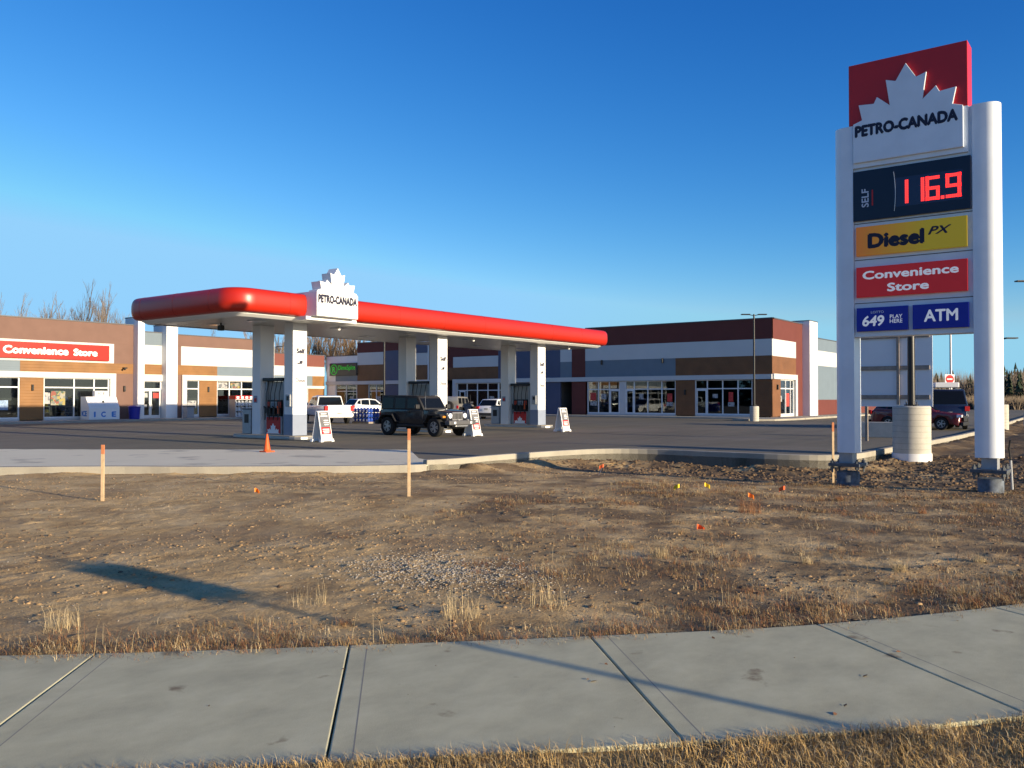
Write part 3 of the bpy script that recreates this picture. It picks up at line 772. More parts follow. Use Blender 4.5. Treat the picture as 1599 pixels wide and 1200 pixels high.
# tower with framed panels
m = MB(); Rf.box(m, Y[670], Y[646], 0.1, 8.4, -.3, -.02)
m.build("tower_wall", WHITE, rb)
Rf.box(MB(), Y[670] + .25, Y[646] - .25, 6.6, 7.9, -.018, .06).build("blue_panel", NAVY, rb)
Rf.box(MB(), Y[670] + .25, Y[646] - .25, 5.3, 6.57, -.018, .05).build("white_panel", WHITEB, rb)
Rf.box(MB(), Y[670] + .25, Y[646] - .25, 3.7, 5.27, -.018, .06).build("cedar_panel", WOODB, rb)
rp("slate_siding", NAVY, 599.6, 646, 0.1, 3.23); rp("slate_siding", NAVY, 599.6, 646, Z3, 7.0)
rp("parapet_panel", DRED, 599.6, 646, 7.003, 8.0)
rp("parapet_panel", DRED, 558, 599.6, 6.9, 8.0); rp("white_band", WHITEB, 558, 599.6, 5.5, 6.897, .012); rp("cedar_band", WOODB, 558, 599.6, Z3, 5.497)
rp("white_wall", WHITE, 510, 558, 4.6, 6.6); rp("grey_siding", GREYS, 524, 558, Z3, 4.597); rp("white_wall", WHITE, 510, 524, 0.1, 4.597)
rp("cedar_pier", WOODB, 558, 575, 0.1, 3.23, .01)
rp("cedar_pier", WOODB, 1055, 1085, 0.2, 3.23, .02); rp("cedar_pier", WOODB, 1175, y0, 0.2, 3.23, .02)
rp("white_pier", WHITEB, 968, 976, 0.1, 3.23, .02)
rp("canopy_band", WHITEB, 704 if False else 708, y0, Z4, Z3 - .003, .16); rp("frame_post", WHITEB, 708, FY(713), 0.14, Z4 - .003, .16)
rp("canopy_band", WHITEB, 510, 646, Z4, Z3 - .003, .16)
for a, b in ((1085, 1175), (976, 1055), (917, 968), (826, 850), (FY(713), 778), (778, 803), (575, 599.6), (524, 557)):
    rp("sill_wall", WHITEB, a, b, 0.1, 0.3, -.012)
    a_, b_ = Y.get(a, a), Y.get(b, b)
    n = max(1, round((a_ - b_) / 1.55)); mu = [b_ + (a_ - b_) * i / n for i in range(1, n)]
    if a == 1085: mu = [FY(k) for k in (1104, 1128, 1152)]; ps = [(FY(1144), FY(1137), 1.4, 2.2, PAPERR), (FY(1120), FY(1112), 1.7, 2.05, PAPER), (FY(1146), FY(1136), 1.0, 1.35, PAPER)]
    elif a == 976: mu = [FY(k) for k in (990, 1011, 1033)]; ps = [(FY(1049), FY(1041), 1.4, 2.1, PAPERR), (FY(1004), FY(997), 1.6, 2.1, PAPER), (FY(1050), FY(1040), 1.0, 1.35, PAPER)]
    elif a == 917: mu = [FY(k) for k in (934, 951)]; ps = [(FY(930), FY(921), 1.5, 2.2, PAPERR), (FY(931), FY(921), 1.0, 1.4, PAPER), (FY(946), FY(938), 1.6, 2.1, PAPER)]
    elif a == 826: ps = [(b_ + .5, b_ + 1.4, 1.6, 2.1, PAPER)]
    else: ps = [(b_ + .6, b_ + 1.2, 1.3, 1.9, random.choice((PAPER, PAPERY)))]
    window(Rf, rb, b_, a_, .3, Z4 - .03, mu, 2.5, ps)
for a, b in ((1087, 1103), (977, 989), (952, 967), (717, 726)):
    door(Rf, rb, FY(b), FY(a), .16, 2.45, 1)
for a, b, z, d in ((914, None, ZT, .05), (700, 875, 7.7, .05), (558, 646, 8.0, .05), (510, 558, 6.6, .05)):
    panel(Rf, "parapet_cap", CAP, rb, (Y[b] if b else 24.9), Y[a], z + .003, z + .09, -.4, d)
for k, z in ((1035, 5.0), (1070, 2.2), (940, 5.0)): wall_lamp(Rf, rb, FY(k), z)
# lit end wall
XE = {k: atY(k, 600, 24.95).x for k in (1219, 1233, 1243, 1247, 1251.5, 1263, 1268)}
def ep(name, m, a, b, z0, z1, n1=0.0): return panel(Ef, name, m, rb, a, b, z0, z1, -.2, n1)
x0 = 68.703
ep("end_parapet", DRED, x0, 76.2, 6.55, 8.2); ep("end_white_band", WHITEB, x0, XE[1243], 5.15, 6.547, .012); ep("end_wall", DRED, XE[1243] + .003, 76.2, 0.14, 6.547)
ep("end_cedar_band", WOODB, x0, XE[1243], 3.7, 5.147, .01); ep("end_canopy_band", WHITEB, x0, XE[1243], 3.26, 3.697, .16)
ep("end_frame_post", WHITEB, XE[1243] - .5, XE[1243], .14, 3.257, .16)
ep("end_cedar_pier", WOODB, x0, 70.6, .2, 3.257, .02)
ep("sill_wall", WHITEB, 70.6, XE[1243] - .5, .1, .3, -.01)
window(Ef, rb, 70.6, XE[1243] - .5, .3, 3.23, (72.0, 73.2), 2.5, [(70.75, 71.2, 1.4, 1.9, PAPER), (72.1, 73.0, 1.0, 2.1, PAPERR)])
wall_lamp(Ef, rb, 69.7, 2.6)
MB().box(76.21, 78.4, 24.3, 27.4, .14, 8.5).build("end_pier", WHITE, rb, .01)
MB().box(76.18, 78.43, 24.27, 27.43, 8.503, 8.57).build("pier_cap", CAP, rb)
ep("end_grey_siding", GREYS, 78.41, 104, 6.1, 7.2); ep("end_white_band", WHITEB, 78.41, 104, 4.7, 6.097, .01); ep("end_grey_siding", GREYS, 78.41, 104, 1.55, 4.697); ep("end_base", DRED, 78.41, 104, .14, 1.547, .01)
ep("parapet_cap", CAP, 78.41, 104, 7.203, 7.28, .05); ep("parapet_cap", CAP, x0, 76.2, 8.203, 8.29, .05)
ep("steel_door", CAP, 78.9, 80.0, .14, 2.4, .03)
# green lettered sign
gs = thing("shop_sign", "dark sign board with green lettering and round emblem on the white shop wall", "sign", (68.6, FY(537), FZ(537, 578)))
ga, gb = FY(516), FY(558)
Rf.box(MB(), gb, ga, FZ(537, 587), FZ(537, 567.5), .015, .15).build("sign_board", SIGNDARK, gs, .01)
gz = FZ(537, 587)
text("lettering", "DimeSpice", GREENL, gs, Rf.P(FY(530), gz + .5, .152), Rf.U, (0, 0, 1), FY(530) - FY(556), .72, .03, .01)
m = MB(); cc = Rf.P(FY(523), gz + .72, .16)
m.tube([cc + Vector((0, math.cos(a) * .58, math.sin(a) * .58)) for a in np.linspace(0, 2 * math.pi, 25)], .05, 5)
m.build("emblem_ring", GREENL, gs)
text("emblem_letter", "R", GREENL, gs, Rf.P(FY(523) + .25, gz + .4, .152), Rf.U, (0, 0, 1), .5, .66, .03, .02)

# ------------------------------------------------------------------ fuel canopy
CX0, CX1, CY0, CY1 = 19.07, 46.65, 27.0, 34.75
can = thing("fuel_canopy", "red bullnosed fuel station canopy on six white columns over the pumps", "canopy", (32.5, 30.3, 0))
def rrect(ins, rad, k=8):
    x0, x1, y0, y1 = CX0 + ins, CX1 - ins, CY0 + ins, CY1 - ins; out = []
    for cx, cy, a0 in ((x1 - rad, y0 + rad, -90), (x1 - rad, y1 - rad, 0), (x0 + rad, y1 - rad, 90), (x0 + rad, y0 + rad, 180)):
        for i in range(k + 1):
            a = R(a0 + 90 * i / k); out.append((cx + rad * math.cos(a), cy + rad * math.sin(a)))
    return out
def sweep(prof, base_rad=1.0):
    """prof: (inset from the outermost line, z)"""
    m = MB(); rings = [[(x, y, z) for x, y in rrect(i, max(.05, base_rad - i))] for i, z in prof]; n = len(rings[0])
    vs = [q for r in rings for q in r]; fs = []
    for i in range(len(rings) - 1):
        for k in range(n): fs.append((i * n + k, i * n + (k + 1) % n, (i + 1) * n + (k + 1) % n, (i + 1) * n + k))
    return m.add(vs, fs)
def sgp(v, p): return math.copysign(abs(v) ** p, v)
prof = [(0.42 - 0.42 * sgp(math.cos(R(a)), .55), 5.40 + 0.46 * sgp(math.sin(R(a)), .8)) for a in range(-90, 91, 10)]
fa = sweep([(0.7, 4.94)] + prof + [(0.9, 5.86)]).build("red_fascia", RED, can, smooth=True)
SEAM = mat("seam_dark_red", (0.12, 0.006, 0.004), 0.6)
for xv in np.arange(CX0 + 2.6, CX1 - 1.2, 3.05):
    if 22.0 < xv < 25.2: continue
    m = MB(); m.tube([(xv, CY0 + i - .002, z) for i, z in prof], .005, 4, False); m.build("fascia_seam", SEAM, fa)
for yv in np.arange(CY0 + 1.6, CY1 - 1.0, 2.4):
    m = MB(); m.tube([(CX0 + i - .002, yv, z) for i, z in prof], .005, 4, False); m.build("fascia_seam", SEAM, fa)
sweep([(0.9, 4.80), (0.62, 4.80), (0.42, 4.90), (0.40, 4.955), (0.72, 4.956)]).build("lower_trim", WHITE, can)
m = MB(); m.prism(rrect(.85, .4), lambda x, y: (x, y, 5.70), lambda x, y: (x, y, 5.80)); m.build("deck", ROOF, can)
m = MB(); yy = CY0 + .9
while yy < CY1 - 1.0:            # soffit planks run the length of the canopy
    m.box(CX0 + .92, CX1 - .92, yy, yy + .295, 4.815, 4.84); yy += .305
m.build("soffit", SOFFIT, can)
MB().box(CX0 + .9, CX1 - .9, CY0 + .88, CY1 - .88, 4.85, 4.87).build("soffit_backing", CAP, can)
for i in range(6):
    for yv in (29.0, 31.8):
        xv = 21.6 + i * 4.35
        MB().box(xv - .28, xv + .28, yv - .28, yv + .28, 4.785, 4.813).build("canopy_light", LAMPW, can, .01)
for px, py in ((529, 509), (739, 528), (888, 541)):
    p = atY(px, py, 28.3); m = MB(); m.sphere((p.x, 28.3, 4.70), .085); m.tube([(p.x, 28.3, 4.76), (p.x, 28.3, 4.82)], .05, 8)
    m.build("camera_dome", WHITE, can, smooth=True)
m = MB(); p = atY(345, 512, 31); m.box(p.x - .1, p.x + .1, 30.9, 31.1, 4.5, 4.72); m.tube([(p.x, 31, 4.72), (p.x, 31, 4.82)], .03, 6); m.build("speaker", BLACK, can)
COLX = [(23.0, 23.73), (31.95, 32.67), (40.6, 41.36)]
for x0_, x1_ in COLX:
    for y0_, far in ((28.5, 0), (30.65, 1)):
        c = MB().box(x0_, x1_, y0_, y0_ + .56, .15, 4.815).build("column", WHITE, can, .012)
        if not far:
            MB().box(x0_ - .006, x1_ + .006, y0_ - .006, y0_ + .566, .152, 1.02).build("column_skirt", SKIRT, c)
            text("column_lettering", "Self", INK, c, (x0_ + .18, y0_ - .002, 3.55), (1, 0, 0), (0, 0, 1), .44, .22, .003, .05)
            m = MB(); m.box(x0_ + .22, x0_ + .47, y0_ - .012, y0_ + .001, 3.12, 3.17); m.box(x0_ + .34, x0_ + .5, y0_ - .014, y0_ + .001, 3.173, 3.25); m.build("column_pictogram", INK, c)
            text("column_lettering", "Diesel", mat("grey_lettering", (.16, .16, .18), .6), c, (x0_ + .14, y0_ - .002, 2.35), (1, 0, 0), (0, 0, 1), .50, .18, .003, .03)
            m = MB(); m.box(x0_ - .05, x0_, y0_ + .12, y0_ + .42, 1.35, 1.85); m.build("card_reader", GALV, c, .01)
            m = MB(); m.box(x0_ - .054, x0_ - .05, y0_ + .2, y0_ + .34, 1.6, 1.78); m.build("card_reader_screen", BLACK, c)
        else:
            MB().box(x0_ - .012, x0_, y0_ + .2, y0_ + .44, 1.5, 1.8).build("notice_plate", SKIRT, c)
            MB().box(x0_ - .016, x0_ - .012, y0_ + .24, y0_ + .4, 1.54, 1.7).build("notice_print", PAPERR, c)

LEAFP = [(175, 520), (215, 498), (200, 420), (280, 410), (295, 375), (365, 418), (340, 287), (388, 292), (443, 198), (495, 270), (552, 240), (535, 383), (602, 313), (622, 343), (708, 317), (685, 408), (745, 413)]
def leaf_pts():
    """half maple leaf, width 1 (u to the right), base v = 0"""
    q = [atX(1280 + a / 3.332, 40 + b / 3.333, 19.47) for a, b in LEAFP]
    y0_, y1_ = 5.24, 3.08
    pts = [((y0_ - p.y) / (y0_ - y1_), (p.z - 7.62) / (y0_ - y1_)) for p in q]
    # make it symmetric about the middle
    mid = len(pts) // 2; out = []
    for i in range(len(pts)):
        j = len(pts) - 1 - i; out.append(((pts[i][0] + 1 - pts[j][0]) / 2, (pts[i][1] + pts[j][1]) / 2))
    return out
LEAF = leaf_pts()
# the canopy's leaf sign
lx0, lx1, lyf = 22.47, 24.65, 26.4
cs = thing("canopy_sign", "white maple leaf sign box with PETRO-CANADA lettering on the red canopy edge", "sign", ((lx0 + lx1) / 2, 27.2, 4.9))
MB().box(lx0, lx1, lyf, 27.75, 4.95, 5.93).build("sign_box", WHITE, cs, .015)
MB().box(lx0 - .25, lx1 + .25, 26.75, 27.75, 4.80, 4.945).build("sign_shelf", WHITE, cs, .01)
m = MB(); lw = lx1 - lx0 - .1
m.prism([(0.0, 0)] + [(u, max(.02, v * 1.0)) for u, v in LEAF] + [(1.0, 0)], lambda u, v: (lx0 + .05 + u * lw, lyf + .02, 5.931 + v * 1.02 / max(q[1] for q in LEAF) * 1.0), lambda u, v: (lx0 + .05 + u * lw, lyf + .55, 5.931 + v * 1.02 / max(q[1] for q in LEAF)))
m.build("leaf_panel", WHITE, cs)
text("lettering", "PETRO-CANADA", INK, cs, (lx0 + .06, lyf, 5.47), (1, 0, 0), (0, 0, 1), lw - .02, .35, .003, .07)

# pump islands, pumps
isl0 = thing("pump_island", "concrete pump island at the canopy's near left end behind the orange cone", "pump island", (23.36, 29.9, 0), 0, "pump islands under the canopy")
def stadium(hx, y0_, y1_, k=8):
    return [(hx * math.cos(a), y0_ + hx + hx * math.sin(a)) for a in np.linspace(math.pi, 2 * math.pi, k)] + [(hx * math.cos(a), y1_ - hx + hx * math.sin(a)) for a in np.linspace(0, math.pi, k)]
st = stadium(.58, 27.85, 32.6)
m = MB(); m.prism(st, lambda x, y: (23.36 + x, y, -.05), lambda x, y: (23.36 + x, y, .148)); m.build("kerb_slab", CONC, isl0, .02)
m = MB(); m.prism(stadium(.6, 27.83, 32.62), lambda x, y: (23.36 + x, y, .0), lambda x, y: (23.36 + x, y, .10)); m.build("steel_edge", STEEL, isl0, .01)
LBL_I = ("concrete pump island under the middle columns behind the dark jeep", "concrete pump island at the canopy's far right end")
for k, (x0_, x1_) in enumerate(COLX[1:]): dup(isl0, ((x0_ + x1_) / 2, 29.9, 0), 0, LBL_I[k])
pump0 = thing("fuel_pump", "tall fuel pump with red leaf base between the columns behind the orange cone", "fuel pump", (23.36, 29.85, .15), 0, "fuel pumps under the canopy")
X_, Y0_, Y1_ = 23.36, 29.22, 30.52
MB().box(X_ - .26, X_ + .26, Y0_ + .12, Y1_ - .12, .15, .92).build("pump_base", GALV, pump0, .01)
MB().box(X_ - .285, X_ - .262, Y0_ + .2, Y1_ - .2, .2, .9).build("base_panel", SIGNRED, pump0)
m = MB(); lw2 = Y1_ - Y0_ - .46
m.prism([(0, 0)] + [(u, max(v, .01)) for u, v in LEAF] + [(1, 0)], lambda u, v: (X_ - .286, Y1_ - .23 - u * lw2, .21 + v * .80), lambda u, v: (X_ - .296, Y1_ - .23 - u * lw2, .21 + v * .80)); m.build("base_leaf", WHITEL, pump0)
MB().box(X_ - .24, X_ + .24, Y0_ + .2, Y1_ - .2, .925, 1.62).build("pump_head", BLACK, pump0, .02)
MB().box(X_ - .262, X_ - .242, 29.66, 30.08, 1.28, 1.55).build("price_screen", GALV, pump0, .005)
MB().box(X_ - .266, X_ - .262, 29.72, 30.02, 1.34, 1.5).build("display", mat("lcd", (.2, .25, .3), .2), pump0)
for yv, c in ((29.5, "fuel_red"), (30.2, "fuel_red")):
    MB().box(X_ - .262, X_ - .242, yv - .09, yv + .09, 1.3, 1.54).build("grade_panel", mat("grade_red", (.5, .06, .03), .5, .5, 12), pump0)
m = MB()
for yv in (Y0_ + .06, Y1_ - .06): m.box(X_ - .2, X_ + .2, yv - .055, yv + .055, .151, 2.42)
m.build("side_frame", GALV, pump0, .01)
MB().box(X_ - .1, X_ + .1, Y0_ + .13, Y1_ - .13, 1.625, 2.4).build("valance_panel", mat("pump_panel_grey", (.42, .40, .36), .5), pump0)
MB().box(X_ - .34, X_ + .34, Y0_ - .02, Y1_ + .02, 2.425, 2.56).build("pump_cap", BLACK, pump0, .02)
for k, yv in enumerate((29.42, 29.72, 30.0, 30.28)):
    m = MB(); pts = [(X_ - .2, yv, 2.42), (X_ - .30, yv + .03, 1.9), (X_ - .36, yv - .02, 1.0), (X_ - .35, yv + .06, .78), (X_ - .32, yv + .12, 1.0), (X_ - .29, yv + .09, 1.22)]
    m.tube(pts, .018, 6); m.build("hose", BLACK, pump0, smooth=True)
    m = MB(); m.box(X_ - .33, X_ - .26, yv + .05, yv + .13, 1.05, 1.3); m.tube([(X_ - .3, yv + .09, 1.28), (X_ - .38, yv + .09, 1.36)], .03, 6)
    m.build("nozzle", ORANGE if k == 0 else BLACK, pump0, .008)
LBL_P = ("fuel pump standing behind the dark jeep, only its cap clear", "fuel pump with red leaf base between the rightmost canopy columns")
for k, (x0_, x1_) in enumerate(COLX[1:]): dup(pump0, ((x0_ + x1_) / 2, 29.85, .15), 0, LBL_P[k])
bin0 = thing("waste_bin", "grey squeegee and waste bin at the left end of the near pump island", "bin", (23.36, 31.75, .148), 0, "grey bins on the pump islands")
MB().box(23.11, 23.61, 31.45, 32.05, .15, 1.2).build("bin_body", GALV, bin0, .02)
MB().box(23.105, 23.112, 31.6, 31.9, .62, 1.0).build("bin_flap", BLACK, bin0)
MB().box(23.09, 23.63, 31.43, 32.07, 1.203, 1.26).build("bin_lid", CAP, bin0, .01)
for k, (x0_, x1_) in enumerate(COLX[1:]): dup(bin0, ((x0_ + x1_) / 2, 31.75, .148), 0, ("grey waste bin on the middle pump island behind the dark jeep", "grey waste bin on the far right pump island beside the white SUV")[k])

# ------------------------------------------------------------------ pylon price sign
PX = 19.5
py = thing("price_sign", "tall white two legged fuel price sign with red leaf header and LED price", "sign", (19.75, 4.1, 0))
def leg_poly(yo, yi):      # rounded on the outer side
    sgn = 1 if yo > yi else -1; wd = abs(yo - yi); r = .22; pts = []
    for a in np.linspace(0, 90, 9): pts.append((PX + r - r * math.sin(R(90 - a)) * 1.0 if False else PX + r * (1 - math.cos(R(90 - a))) , yo - sgn * r * (1 - math.sin(R(90 - a))) ))
    return pts
def leg(yo, yi, zt):
    s = 1 if yo > yi else -1; r = .24; dp = .52; pts = [(PX, yi)]
    for a in np.linspace(0, 90, 10): pts.append((PX + r - r * math.cos(R(a)), yo - s * r + s * r * math.sin(R(a))))
    for a in np.linspace(0, 90, 10): pts.append((PX + dp - r + r * math.sin(R(a)), yo - s * r + s * r * math.cos(R(a))))
    pts.append((PX + dp, yi))
    m = MB(); m.prism(pts, lambda x, y: (x, y, .5), lambda x, y: (x, y, zt)); return m
legs = []
for yo, yi in ((2.44, 2.93), (5.69, 5.26)):
    lg = leg(yo, yi, 7.66).build("leg", ALU, py, smooth=True); yc = (yo + yi) / 2
    MB().box(PX + .08, PX + .44, yc - .14, yc + .14, .27, .499).build("leg_stub", GALV, lg)
    m = MB(); m.box(PX - .08, PX + .6, yc - .33, yc + .33, .2, .268); m.build("base_plate", DARKST, lg, .006)
    for dx in (.0, .52):
        for dy in (-.26, .26):
            m = MB(); m.tube([(PX + dx, yc + dy, .06), (PX + dx, yc + dy, .36)], .02, 8); m.lathe((PX + dx, yc + dy, .27), [(.045, 0), (.045, .05)], 6); m.lathe((PX + dx, yc + dy, .14), [(.045, 0), (.045, .05)], 6)
            m.build("anchor_bolt", DARKST, lg)
    MB().lathe((PX + .26, yc, -.6), [(.24, 0), (.24, .68)], 20).build("pile", mat("pile_steel", (.10, .12, .15), .7, .6, 7), lg, smooth=True)
YL, YR = 5.258, 2.932
MB().box(PX + .06, PX + .46, YR, YL, 3.03, 7.66).build("sign_cabinet", ALU, py, .008)
hd = MB().box(PX + .0, PX + .5, 3.0, 5.34, 7.665, 9.0).build("header_box", SIGNRED, py, .01)
m = MB()
m.prism([(0, 0)] + [(u, max(.012, v)) for u, v in LEAF] + [(1, 0), (1, -.37), (0, -.37)], lambda u, v: (PX - .001, 5.24 - 2.16 * u, 7.62 + 2.16 * v), lambda u, v: (PX - .055, 5.24 - 2.16 * u, 7.62 + 2.16 * v))
m.build("header_leaf", ALU, py, .008)
MB().box(PX + .0, PX + .058, 3.0, 5.255, 6.72, 7.66).build("header_backing", ALU, py)
U_, V_ = (0, -1, 0), (0, 0, 1)
def face(name, m, ya, yb, z0, z1, n=.0, parent=None): return MB().box(PX - n, PX + .057, yb, ya, z0, z1).build(name, m, parent or py, .004)
text("header_lettering", "PETRO-CANADA", INK, py, (PX - .056, 5.20, 7.37), U_, V_, 2.03, .26, .004, .06)
led = face("price_display", DARKBLUE, 5.33 - .075, 2.96, 5.555, 6.64, .012)
MB().box(PX - .016, PX - .012, 3.1, 4.42, 5.76, 6.38).build("display_window", LEDOFF, led)
text("display_lettering", "SELF", mat("display_grey_text", (.55, .58, .65), .5), led, (PX - .013, 4.93, 5.84), (0, 0, 1), (0, 1, 0), .40, .15, .003, .02)
MB().box(PX - .016, PX - .012, 4.84, 4.87, 5.86, 6.2).build("display_line", SIGNRED, led)
SEG = {'1': 'bc', '6': 'acdefg', '9': 'abcdfg'}
def digit(d, yl, z0, wd, ht):
    m = MB(); t = .07
    q = {'a': (0, ht - t, wd, ht), 'g': (0, ht / 2 - t / 2, wd, ht / 2 + t / 2), 'd': (0, 0, wd, t), 'f': (0, ht / 2, t, ht), 'b': (wd - t, ht / 2, wd, ht), 'e': (0, 0, t, ht / 2), 'c': (wd - t, 0, wd, ht / 2)}
    for s_ in SEG[d]:
        a, b, c, e = q[s_]; hz = (c - a) > (e - b); n = 8 if hz else 7
        for row in (0, 1):
            for i in range(n):      # double row of LEDs
                if hz: ua, ub, va, vb = a + (c - a) * (i + .06) / n, a + (c - a) * (i + .94) / n, b + t * (.04 + .5 * row), b + t * (.46 + .5 * row)
                else: ua, ub, va, vb = a + t * (.04 + .5 * row), a + t * (.46 + .5 * row), b + (e - b) * (i + .06) / n, b + (e - b) * (i + .94) / n
                m.box(PX - .022, PX - .0165, yl - ub, yl - ua, z0 + va, z0 + vb)
    m.build("led_digit", LED, led)
digit('1', 4.39, 5.815, .26, .50); digit('1', 4.08, 5.815, .26, .50); digit('6', 3.80, 5.815, .27, .50)
MB().box(PX - .022, PX - .0165, 3.445, 3.51, 5.815, 5.88).build("led_point", LED, led); digit('9', 3.42, 5.815, .29, .50)
m = MB(); m.tube([(PX - .03, 4.40 - .035 * math.sin((z - 5.6) * 3.4) + .02, z) for z in np.linspace(5.68, 6.52, 12)], .008, 5); m.build("loose_wire", STEEL, led)
di = face("diesel_panel", DIESELY, 5.2, 3.03, 4.79, 5.42, .012)
text("panel_lettering", "Diesel", INK, di, (PX - .013, 4.96, 4.93), U_, V_, 1.13, .33, .003, .055)
text("panel_lettering", "PX", INK, di, (PX - .013, 3.76, 5.10), U_, V_, .44, .17, .003, .03, .35)
cp = face("store_panel", BACKRED, 5.2, 3.03, 3.885, 4.54, .012)
text("panel_lettering", "Convenience", BACKWHITE, cp, (PX - .013, 5.07, 4.265), U_, V_, 1.88, .185, .003, .032)
text("panel_lettering", "Store", BACKWHITE, cp, (PX - .013, 4.57, 3.975), U_, V_, .82, .185, .003, .032)
lp = face("lottery_panel", BLUE, 5.2, 4.16, 3.145, 3.655, .012)
text("panel_lettering", "649", BACKWHITE, lp, (PX - .013, 5.08, 3.25), U_, V_, .45, .23, .003, .03, .12)
text("panel_lettering", "LOTTO", WHITEL, lp, (PX - .013, 4.90, 3.525), U_, V_, .26, .05, .004)
text("panel_lettering", "PLAY\nHERE", BACKWHITE, lp, (PX - .013, 4.52, 3.30), U_, V_, .25, .18, .004, .01)
ap_ = face("atm_panel", BLUE, 4.07, 3.01, 3.145, 3.655, .012)
text("panel_lettering", "ATM", BACKWHITE, ap_, (PX - .013, 3.85, 3.29), U_, V_, .64, .25, .003, .025)
m = MB()
for z in (5.495, 4.70, 3.755): m.box(PX + .052, PX + .0595, YR + .01, YL - .01, z, z + .016)
m.build("panel_seams", CAP, py)

# ------------------------------------------------------------------ signs, cone, stakes, flags
af0 = thing("sandwich_board", "white sandwich board with grey and red poster left of the dark jeep", "sign", tuple(at(503, 690)), R(2), "sandwich boards on the forecourt")
def aframe(root):
    M0 = MW[root.name]
    def P(x, y, z): return M0 @ Vector((x, y, z))
    tl = .2
    for sgn in (-1, 1):
        m = MB(); c = P(0, sgn * .15, .66); u = M0.to_3x3() @ Vector((.29, 0, 0)); v = M0.to_3x3() @ Vector((0, -sgn * .11, .54)); nn = u.cross(v).normalized() * .02
        m.obox(c, u, v, nn); f = m.build("board", WHITE, root, .015)
        if sgn < 0:
            off = nn * (1 if nn.y < 0 else -1)
            m = MB(); m.obox(c + off * 1.1 + v * .1, u * .84, v * .8, nn * .15); pf = m.build("poster_sheet", PAPERG, f)
            m = MB(); m.obox(c + off * 1.3 - v * .42, u * .8, v * .24, nn * .15); m.build("poster_red", SIGNRED, f)
            for dz, ww in ((.78, .5), (.62, .62), (.3, .4), (.15, .45), (0, .35), (-.33, .6), (-.46, .6), (-.58, .5)):
                m = MB(); m.obox(c + off * 1.5 + v * dz - u * (.05 if dz > .5 else (-.2 if dz > -.1 else 0)), u * ww, v * .032, nn * .1); m.build("poster_line", WHITEL, f)
        m = MB(); m.obox(P(0, sgn * .25, .07), M0.to_3x3() @ Vector((.33, 0, 0)), M0.to_3x3() @ Vector((0, .06, 0)), Vector((0, 0, .045)))
        for sx in (-.28, .28): m.obox(P(sx, sgn * .25, .02), M0.to_3x3() @ Vector((.07, 0, 0)), M0.to_3x3() @ Vector((0, .07, 0)), Vector((0, 0, .03)))
        m.build("foot", WHITE, root, .01)
aframe(af0)
dup(af0, tuple(at(738, 681)), R(0), "white sandwich board half hidden by the dark jeep's bumper")
dup(af0, tuple(at(878, 674)), R(-4), "white sandwich board beside the rightmost canopy columns")
cone = thing("traffic_cone", "orange traffic cone on the concrete apron before the near pump", "cone", tuple(at(417, 706, .03)), .3)
c = cone.location
MB().box(c.x - .17, c.x + .17, c.y - .17, c.y + .17, .03, .065).build("cone_base", ORANGE, cone, .012)
MB().lathe((c.x, c.y, .065), [(.125, 0), (.105, .025), (.095, .08), (.025, .51), (.018, .525)], 20).build("cone_body", ORANGE, cone, smooth=True)
def stake(px, pyb, pyt, label, hw=.02, lean=(0, 0)):
    b = at(px, pyb, -.17); d = (b - CAMP).dot(FW); h = (pyb - pyt) * d / 1343
    t = thing("survey_stake", label, "stake", (b.x, b.y, -.25), 0, "survey stakes in the dirt")
    top = Vector((b.x + lean[0], b.y + lean[1], -.17 + h)); bot = Vector((b.x, b.y, -.35))
    mid = bot.lerp(top, .86); a = (top - bot).normalized(); u = Vector((.6, -.8, 0)) * hw * 1.4; v = Vector((.8, .6, 0)) * hw * .7
    m = MB(); m.obox((bot + mid) / 2, u, v, (mid - bot) / 2); m.build("stake_shaft", LUMBER, t, .003)
    m = MB(); m.obox((mid + top) / 2 + a * .001, u, v, (top - mid) / 2); m.build("painted_tip", TIPO, t, .003)
stake(160, 783, 695, "wooden survey stake with orange tip at the left of the dirt", .021)
stake(638.5, 780, 670, "wooden survey stake with orange tip in front of the dark jeep", .02, (.01, .01))
stake(1301, 750, 660, "faded survey stake with red tip beside the price sign's left leg", .018)
def flag(px, py_, m, label, hgt=.12, ang=0, tilt=0):
    b = at(px, py_ + 5, -.17); t = thing("marker_flag", label, "flag", (b.x, b.y, -.17), 0, "marker flags in the dirt")
    d = Vector((math.cos(ang), math.sin(ang), 0)); top = b + Vector((tilt, -tilt, hgt + .09)); 
    MB().tube([b - Vector((0, 0, .06)), top], .004, 5).build("wire", STEEL, t)
    V = []; n = 5
    for i in range(n + 1):
        q = i / n; cv = Vector((-d.y, d.x, 0)) * .03 * math.sin(q * 5)
        for z in (0, -.075): V.append(top + d * .105 * q + cv + Vector((0, 0, z - .05 * q * q)))
    mm = MB(); mm.add(V, [(2 * i, 2 * i + 2, 2 * i + 3, 2 * i + 1) for i in range(n)]); mm.build("flag_cloth", m, t)
    fl = [o for o in t.children if o.name.startswith("flag_cloth")][0]; so = fl.modifiers.new("thick", 'SOLIDIFY'); so.thickness = .003
